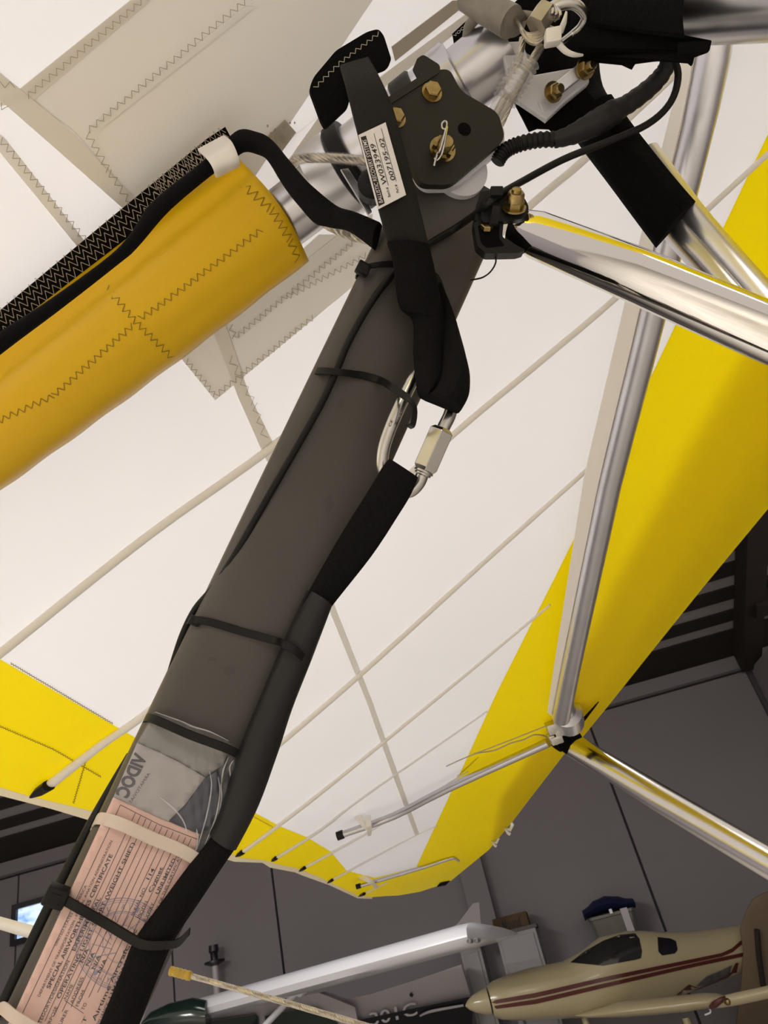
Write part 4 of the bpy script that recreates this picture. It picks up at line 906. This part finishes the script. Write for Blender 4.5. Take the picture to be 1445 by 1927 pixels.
# quick link
t = thing('quick_link', 'stainless quick link with hex nut joining the two black straps', 'shackle', P(780, 800, .482))
LK = [(776, 715), (800, 694), (838, 706), (852, 745), (847, 778), (833, 808), (800, 880), (787, 910), (768, 925), (742, 915), (721, 886), (719, 858), (727, 824), (748, 772)]
LKD = [.488, .495, .498, .49, .482, .48, .479, .479, .479, .479, .479, .479, .479, .480]
v = smoothpts([P(x, y, d) for (x, y), d in zip(LK+LK[:1], LKD+LKD[:1])], 6)[:-1]; mb = MB(); mb.tube(v, 12.5*.479/FPX, 20, closed=True); mb.build('oval_ring', 'steel', t)
a, b2 = P(833, 806, .478), P(798, 886, .478); mb = MB(); L = (b2-a).length; mb.lathe(a, b2-a, [(0, .0062), (.0022, .0088), (L-.0022, .0088), (L, .0068)], 6); nt = mb.build('hex_nut', 'steel', t, smooth=False, bevel=.0004)
mb = MB(); mb.lathe(b2, b2-a, [(0, .0064), (.0012, .0066), (.0018, .0056), (.0028, .0056), (.0034, .0046)], 20); mb.build('thread', 'steel', nt)
mb = MB(); nn = (CAM-P(745, 780, .47)).normalized()
for body, p0, p1, h in (('CE', (744, 803), (749, 791), 5), ('AISI 316L', (757, 803), (771, 762), 5)): put_text(mb, body, P(p0[0]-9, p0[1], .4738), P(p1[0]-9, p1[1], .4738), nn, h*.47/FPX)
mb.build('engraving', 'ink', t, recalc=False, smooth=False)
# parachute bridle
t = thing('parachute_bridle', 'black webbing bridle hanging from the quick link into the padded sleeve', 'strap', M(690, 1000, .01))
mb = MB(); strap(mb, [P(733, 863, .4635), P(722, 876, .463), P(700, 912, .464)]+edge([(640, 1010, .018), (582, 1112, .012), (556, 1160, .010)]), [P(786, 898, .466), P(775, 925, .467), P(752, 965, .468)]+edge([(698, 1046, .016), (618, 1148, .010), (590, 1196, .008)]), .005, k=5, crown=.002); mb.build('webbing', 'webbing', t)
mb = MB(); strap(mb, edge([(584, 1112, .013), (549, 1182, .013), (494, 1312, .013), (452, 1414, .013), (418, 1527, .013), (396, 1573, .012)]), edge([(618, 1140, .006), (580, 1243, .006), (545, 1332, .006), (519, 1414, .006), (484, 1508, .006), (442, 1594, .008)]), .010, k=6, crown=.006); pdv = mb.build('padded_sleeve', 'sleeve_satin', t)
mb = MB(); strap(mb, edge([(612, 1132, .013), (575, 1222, .013), (535, 1332, .013), (500, 1420, .013), (470, 1500, .013)]), edge([(618, 1142, .007), (582, 1243, .007), (547, 1332, .007), (521, 1414, .007), (487, 1508, .007)]), .003, k=5); mb.build('sleeve_facing', 'webbing_grey', pdv)
mb = MB(); strap(mb, edge([(412, 1560, .012), (382, 1602, .012), (350, 1642, .013), (298, 1712, .013), (254, 1772, .013), (229, 1834, .013), (198, 1908, .013), (150, 2020, .013), (-60, 2480, .013)]), edge([(444, 1588, .008), (420, 1622, .008), (372, 1694, .008), (335, 1750, .008), (317, 1785, .008), (290, 1850, .008), (262, 1920, .008), (215, 2040, .008), (10, 2500, .008)]), .008, k=5, crown=.004); mb.build('lower_webbing', 'webbing', t)
# cord along the pocket, over the keel to the mast
t = thing('fabric_cord', 'flat black fabric cord threaded through the white tab to the mast', 'strap', P(480, 268, .58))
up_ = [(-420, 962), (-60, 674), (0, 626), (100, 562), (207, 484), (250, 438), (286, 384), (378, 309), (425, 266), (452, 246), (480, 249), (509, 261), (538, 296), (573, 336), (604, 365), (639, 392), (674, 403), (716, 420)]
lo_ = [(-420, 1002), (-60, 714), (0, 666), (104, 587), (220, 496), (255, 466), (320, 392), (394, 330), (432, 304), (458, 285), (480, 288), (505, 303), (538, 354), (565, 390), (590, 418), (616, 425), (654, 433), (704, 470)]
dp_ = [.56, .565, .565, .57, .57, .57, .57, .575, .575, .575, .575, .57, .56, .55, .545, .54, .53, .52]
dz = [min(d, Sd(x, y)-.055) for (x, y), d in zip(up_, dp_)]
mb = MB(); strap(mb, [P(x, y, d) for (x, y), d in zip(up_, dz)], [P(x, y, d) for (x, y), d in zip(lo_, dz)], .006, k=5, crown=.003); mb.build('cord', 'webbing', t)

# ------------------------------------------------------------------ cable ties on the mast
def tie(label, pts, w, m_='plastic_black', head=None, th=.0014, name='zip_tie', cat='cable tie', extra=None):
    t = thing(name, label, cat, M(*pts[0])); L, R_ = [], []
    for x, y, o_ in pts: L.append(M(x+.42*w/2, y-.907*w/2, o_)); R_.append(M(x-.42*w/2, y+.907*w/2, o_))
    mb = MB(); strap(mb, L, R_, th, k=4); mb.build('band', m_, t)
    if head:
        x, y, o_, s_ = head; mb = MB(); c = M(x, y, o_); mb.box(c, MX*s_*1.1, MAX*s_, MN*s_*.8); h_ = mb.build('head', m_, t, bevel=s_*.25)
        mb = MB(); mb.box(c+MN*s_*.82, MX*s_*.5, MAX*s_*.5, MN*s_*.06); mb.build('pawl', m_, h_, smooth=False)
    if extra: extra(t)
    return t
tie('black cable tie at the top of the mast just below the fabric cord', [(672, 520, -.025), (676, 508, -.004), (700, 500, .0015), (740, 497, .0015), (790, 510, .0015), (822, 522, .0015), (840, 570, .001), (856, 612, -.004), (860, 640, -.02)], 12, head=(683, 506, .003, .0042))
def t2x(t):
    mb = MB(); strap(mb, [P(770, 744, .462), P(784, 768, .462), P(782, 800, .468), P(774, 806, .48)], [P(762, 752, .462), P(776, 766, .460), P(772, 795, .466), P(764, 800, .48)], .0014, k=4); mb.build('band_end', 'plastic_black', t)
tie('black cable tie at mid mast running over the quick link', [(592, 704, -.03), (598, 698, -.003), (632, 700, .0085), (680, 706, .002), (715, 716, .004), (738, 729, .036), (770, 751, .044)], 14, extra=t2x)
tie('black cable tie crossing the bare mast above the plastic bag', [(352, 1172, -.03), (364, 1166, -.003), (400, 1172, .0012), (460, 1190, .0015), (516, 1205, .006), (536, 1213, .022), (558, 1226, .024), (580, 1247, .014)], 15, head=(366, 1168, -.004, .003))
tie('black cable tie squeezing the top of the clear plastic bag', [(272, 1356, -.03), (279, 1350, .002), (310, 1362, .0125), (360, 1384, .0135), (420, 1406, .0145), (446, 1418, .012)], 17)
def t5x(t):
    mb = MB(); strap(mb, [M(312, 1770, .020), M(335, 1766, .022), M(357, 1746, .026)], [M(310, 1786, .020), M(336, 1782, .022), M(356, 1760, .026)], .0014, k=4); mb.build('tail', 'plastic_black', t)
tie('heavy black cable tie with chunky head binding the pink certificate', [(88, 1690, -.03), (100, 1682, -.002), (140, 1704, .0095), (200, 1738, .0095), (250, 1768, .0145), (275, 1778, .019), (312, 1778, .020)], 20, head=(106, 1686, .005, .0058), th=.002, extra=t5x)
tie('translucent cream strap across the upper part of the pink certificate', [(176, 1552, -.022), (186, 1540, -.002), (225, 1550, .0085), (285, 1577, .0085), (340, 1600, .0085), (378, 1622, .0085)], 25, m_='film_tie', th=.0012, name='clear_strap', cat='strap')
tie('translucent cream strap at the lower corner of the pink certificate', [(-12, 1912, -.022), (2, 1896, -.002), (30, 1916, .0085), (90, 1950, .0085)], 26, m_='film_tie', th=.0012, name='clear_strap', cat='strap')
mb = MB(); strap(mb, [M(925, 358, .034), P(928, 380, .470), P(922, 412, .474), P(920, 424, .478)], [M(938, 360, .034), P(942, 382, .470), P(938, 414, .474), P(936, 424, .478)], .0016, k=4)
t = thing('zip_tie', 'black cable tie holding the cable to the strut bracket', 'cable tie', P(930, 390, .47)); mb.build('band', 'plastic_black', t)
mb = MB(); mb.box(P(934, 362, .468), RT*.004, UP*.003, FW*.003); mb.build('head', 'plastic_black', t, bevel=.0008)

# ------------------------------------------------------------------ certificate, slips and bag
PAP = .0030
CT = thing('certificate', 'pink airworthiness certificate strapped to the lower mast', 'document', M(180, 1750, PAP))
cert = [(213, 1500), (290, 1533), (345, 1556), (376, 1570), (345, 1680), (262, 1800), (170, 2010), (-30, 2010), (30, 1900)]
decal('sheet', cert, lambda x, y: M(x, y, PAP), 'paper_pink', CT, h=14, solid=.0003)
def CP(x, y, o_=.00035): return M(x, y, PAP+o_)
mb = MB()
def rule(p0, p1, w=1.1):
    (x0, y0), (x1, y1) = p0, p1; L = sqrt((x1-x0)**2+(y1-y0)**2); nx, ny = -(y1-y0)/L*w/2, (x1-x0)/L*w/2
    mb.add([CP(x0+nx, y0+ny), CP(x1+nx, y1+ny), CP(x1-nx, y1-ny), CP(x0-nx, y0-ny)], [(0, 1, 2, 3)])
rule((226.6, 1514.6), (39, 1914)); rule((226.6, 1514.6), (300, 1552)); rule((300, 1552), (367.5, 1578)); rule((367.5, 1578), (392, 1583))
for i, (zx, zy) in enumerate([(395, 360), (465, 400), (540, 440), (610, 475), (685, 515), (755, 550), (835, 585), (910, 620), (995, 660), (1080, 690), (1155, 710)]):
    x0, y0 = 200+zx*.1384, 1480+zy*.1384; f = 400-14*i; k = f/400
    rule((x0, y0), (x0-186*k*(1+.002*i), y0+400*k))
rule((121, 1882), (157, 1907)); rule((254, 1724), (285, 1741))
mb.build('ruling', 'ink', CT, recalc=False, smooth=False)
mb = MB()
for body, p0, p1, h, bo in [
    ('UNITED STATES OF AMERICA', (106, 1780), (164, 1667), 4.6, 0), ('DEPARTMENT OF TRANSPORTATION - FEDERAL AVIATION ADMINISTRATION', (75, 1876), (212, 1583), 4.6, 0),
    ('SPECIAL AIRWORTHINESS CERTIFICATE', (93.5, 1861), (212.5, 1609), 6.6, .018), ('CATEGORY/DESIGNATION', (70, 1942), (131.5, 1809), 5.6, 0), ('EXPERIMENTAL', (141, 1790), (190, 1690), 6.4, .012),
    ('PURPOSE', (89, 1940), (109, 1895), 5.6, 0), ('OPERATING LIGHT SPORT (WEIGHT SHIFT)', (112.5, 1880), (253.6, 1587), 6.4, .012), ('MANUFACTURER', (84, 1994), (129, 1901), 5.6, 0),
    ('NAME', (125.5, 1881), (138.5, 1853), 5.8, 0), ('N/A', (156, 1812), (168.5, 1786), 6.4, .012), ('ADDRESS', (137, 1889.5), (157.5, 1840), 5.8, 0), ('N/A', (167, 1818.5), (179.5, 1793), 6.4, .012),
    ('FROM', (147.5, 1894.5), (160, 1865), 5.8, 0), ('N/A', (178, 1824.5), (190, 1799), 6.4, .012), ('TO', (158, 1901.5), (164, 1888.5), 5.8, 0), ('N/A', (189, 1831.5), (201.5, 1805.5), 6.4, .012),
    ('FLIGHT', (130, 1985), (165, 1914), 6.0, 0), ('Airtime Aircraft, Inc', (178.8, 1922), (258, 1750), 6.8, .012), ('SERIAL NO.', (252, 1724), (275.5, 1670), 5.8, 0), ('114', (280.5, 1656), (291.5, 1636), 6.4, .012),
    ('MODEL', (263, 1729), (280, 1694), 5.8, 0), ('Cygnet', (284.5, 1680), (307, 1633), 6.6, .012), ('EXPIRY', (275, 1733), (291, 1700), 5.8, 0), ('UNLIMITED', (298, 1683), (331, 1617), 6.6, .012),
    ('IS PART OF THIS CERTIFICATE', (287, 1737), (343, 1607), 5.2, 0), ('DATE OF ISSUANCE', (165, 1975), (206, 1888), 5.6, 0), ('11MAR2019', (210, 1879.5), (243.5, 1806), 6.4, .012), ('TE', (348, 1598), (351.5, 1589), 5.2, 0)]:
    a, b2 = CP(*p0, .0004), CP(*p1, .0004); put_text(mb, body, a, b2, MN, h*.45/FPX, bo)
mb.build('print', 'ink', CT, recalc=False, smooth=False)
mb = MB(); cx_, cy_ = 229, 1777
def pright(y): return float(np.interp(y, [1560, 1640, 1712, 1772, 1834, 1908], [378, 352, 298, 254, 229, 198]))
for rad, w in ((87, 1.3), (83, .9), (79, .7), (62, 1.2), (59, .7), (36, .8)):
    pr = None
    for k in range(97):
        a = 2*pi*k/96; x, y = cx_+rad*cos(a), cy_+rad*sin(a); cur = (x, y) if x < pright(y)-2 else None
        if pr and cur: rule(pr, cur, w)
        pr = cur
for k in range(7):
    a = 2.2+k*.45; rule((cx_+20*cos(a), cy_+20*sin(a)), (cx_+56*cos(a+.5), cy_+56*sin(a+.5)), 1.2)
txt = 'FEDERAL AVIATION ADMINISTRATION '
for k, ch in enumerate(txt):
    a = -pi*.98+2*pi*k/len(txt)*.98; x, y = cx_+66*cos(a), cy_+66*sin(a)
    if ch == ' ' or x > pright(y)-6: continue
    tx_, ty_ = -sin(a), cos(a); put_text(mb, ch, CP(x-tx_*3.4, y-ty_*3.4), CP(x+tx_*3.4, y+ty_*3.4), MN, 9.5*.45/FPX)
mb.build('stamp', 'ink_blue', CT, recalc=False, smooth=False)
BAG = thing('plastic_bag', 'wrinkled clear plastic bag over the pink certificate', 'bag', M(330, 1450, .006))
bagp = [(291, 1338), (312, 1347), (340, 1356), (362, 1366), (395, 1376), (432, 1396), (446, 1410), (447, 1424), (453, 1436), (448, 1470), (436, 1512), (424, 1556), (402, 1580), (372, 1604), (340, 1640), (300, 1700), (250, 1768), (228, 1834), (170, 1985), (-30, 1985), (28, 1903), (120, 1700), (214, 1498), (258, 1396), (276, 1362)]
def bagz(x, y):
    f = max(0, min(1, (x-330)/80))*max(0, min(1, (1600-y)/100))
    return .0058+.0012*sin(x*.11+y*.05)*sin(y*.06-x*.02)+f*(.003+.0022*sin(x*.35-y*.04)+.0012*sin(x*.2+y*.21))
decal('film', bagp, lambda x, y: M(x, y, bagz(x, y)), 'film_clear', BAG, h=5)
mb = MB()
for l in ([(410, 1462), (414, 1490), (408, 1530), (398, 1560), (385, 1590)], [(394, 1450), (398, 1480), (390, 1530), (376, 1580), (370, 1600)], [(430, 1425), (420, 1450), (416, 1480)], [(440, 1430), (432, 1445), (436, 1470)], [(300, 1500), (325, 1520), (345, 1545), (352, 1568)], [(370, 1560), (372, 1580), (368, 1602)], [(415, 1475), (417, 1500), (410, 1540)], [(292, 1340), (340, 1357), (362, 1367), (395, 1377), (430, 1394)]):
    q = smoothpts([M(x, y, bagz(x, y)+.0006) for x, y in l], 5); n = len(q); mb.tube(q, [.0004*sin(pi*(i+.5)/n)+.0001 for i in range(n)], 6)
mb.build('crease_glint', 'film_glint', BAG)  # pale ridges stand in for highlight streaks along the bag's wrinkles
sl_ = tag(decal('paper_slip', [(258, 1398), (300, 1416), (340, 1436), (386, 1463), (350, 1512), (316, 1546), (265, 1523), (214, 1499)], lambda x, y: M(x, y, .0036), 'paper_grey', None, h=14, solid=.0003), 'grey paper slip with a faint mirrored logo inside the plastic bag', 'paper')
mb = MB(); put_text(mb, 'VIDOC', M(239, 1503, .0039), M(277, 1424, .0039), MN, 23*.45/FPX, .045, mirror=True); put_text(mb, 'ARMATOVIAS', M(247, 1512, .0039), M(283, 1456, .0039), MN, 5.5*.45/FPX, 0, mirror=True); mb.build('print', 'ink_grey', sl_, recalc=False, smooth=False)
tag(decal('paper_slip', [(282, 1358), (300, 1362), (430, 1412), (420, 1440), (400, 1452), (386, 1462), (340, 1436), (258, 1398)], lambda x, y: M(x, y, .0028), 'paper_grey_dark', None, h=14, solid=.0003), 'darker grey slip tucked under the upper cable tie in the bag', 'paper')
tag(decal('paper_slip', [(386, 1464), (408, 1452), (418, 1462), (408, 1530), (392, 1562), (366, 1566), (318, 1546), (352, 1512)], lambda x, y: M(x, y, .0036), 'navy', None, h=12, solid=.0003), 'dark navy folded sheet in the creased side of the plastic bag', 'paper')

# ------------------------------------------------------------------ leading edge junction and wing strut
D = Sd(1062, 1390)
t = thing('wing_strut', 'polished wing strut running from the leading edge fitting out of frame', 'strut', P(1080, 1402, D*.97))
sp_ = [(1078, 1402, D*.965), (1140, 1440, D*.92), (1240, 1502, D*.86), (1445, 1622, D*.75), (1700, 1768, D*.65)]
v = [P(*p) for p in sp_]; mb = MB(); mb.tube(v, [w*.5*p[2]/FPX for w, p in zip((44, 46, 52, 60, 68), sp_)], 36, flat=.6, ref=(CAM-v[2]).normalized()); mb.build('tube', 'polished', t)
mb = MB(); mb.prism([P(x, y, D*.925) for x, y in ((1052, 1378), (1070, 1378), (1086, 1372), (1097, 1388), (1084, 1394), (1074, 1404), (1067, 1421), (1052, 1410), (1050, 1392))], FW*.02); mb.build('end_boot', 'fabric_black', t, bevel=.004, smooth=False)
t = thing('strut_fitting', 'silver strut fitting in the cutout of the yellow leading edge', 'fitting', P(1055, 1360, D*.95))
J = lambda x, y, k: P(x, y, Sd(x, y)*k)
mb = MB(); mb.tube(smoothpts([J(1056, 1318, .985), J(1066, 1340, .972), J(1071, 1360, .968)]), [.02]+[.03]*5+[.046]*6+[.034], 20); mb.build('tube_end', 'alu_satin', t)
mb = MB(); mb.tube(smoothpts([J(1057, 1311, .985), J(1071, 1323, .98), J(1079, 1342, .975), J(1082, 1368, .97)]), .0075, 8); mb.build('cutout_rim', 'fabric_black', t)
mb = MB(); mb.tube(smoothpts([J(1036, 1392, .975), J(1042, 1402, .97), J(1055, 1411, .965)]), .0075, 8); mb.build('cutout_rim', 'fabric_black', t)
for x, y, s_ in ((1043, 1368, .026), (1046, 1390, .02), (1052, 1376, .018), (1036, 1385, .01)):
    mb = MB(); c = P(x, y, D*.915); mb.box(c, RT*s_*.9+UP*s_*.3, UP*s_*.6-RT*s_*.2, FW*.02); mb.build('clevis', 'steel', t, bevel=.004)
mb = MB(); mb.tube(smoothpts([J(1083, 1371, .97), J(1100, 1352, .98), J(1126, 1321, .985)]), list(np.linspace(.009, .0015, 13)), 8); mb.build('cloth_slit', 'fabric_black', t)
for pts_, w_, lb_ in (([(1028, 1366), (960, 1393), (880, 1424), (840, 1442)], 2.2, 'straight thin wire running along the tip rod to the fitting'), ([(1030, 1388), (1022, 1384), (1005, 1383), (985, 1392), (960, 1399), (930, 1412), (892, 1418)], 2.6, 'curly loose wire end beside the leading edge fitting')):
    mb = MB(); mb.tube(smoothpts([J(x, y, .968) for x, y in pts_]), w_/2*D/FPX, 6); tag(mb.build('safety_wire', 'thread_tan'), lb_, 'wire')
# loose tubes and cables near the bottom
t = thing('white_tube', 'white tube passing behind the lower mast in front of the window', 'tube', P(20, 1742, .6))
mb = MB(); mb.tube([P(-420, 1617, 1.05), P(0, 1737, .62), P(70, 1757, .575), P(150, 1780, .50)], .0045, 20); mb.build('tube', 'batten_white', t)
t = steelrope('yellow_end_cable', 'twisted steel cable with a yellow sleeved end', [(340, 1832, .80), (361, 1837, .795), (460, 1865, .76), (560, 1893, .73), (680, 1928, .70), (800, 1964, .67)], 10.5)
mb = MB(); n = 26; a, b2 = P(321, 1827, .803), P(361, 1837.5, .795); mb.tube([a.lerp(b2, i/(n-1)) for i in range(n)], [.0046+.0003*sin(i*1.3) for i in range(n-3)]+[.0046, .0038, .003], 14); mb.build('sleeve', 'cable_yellow', t)
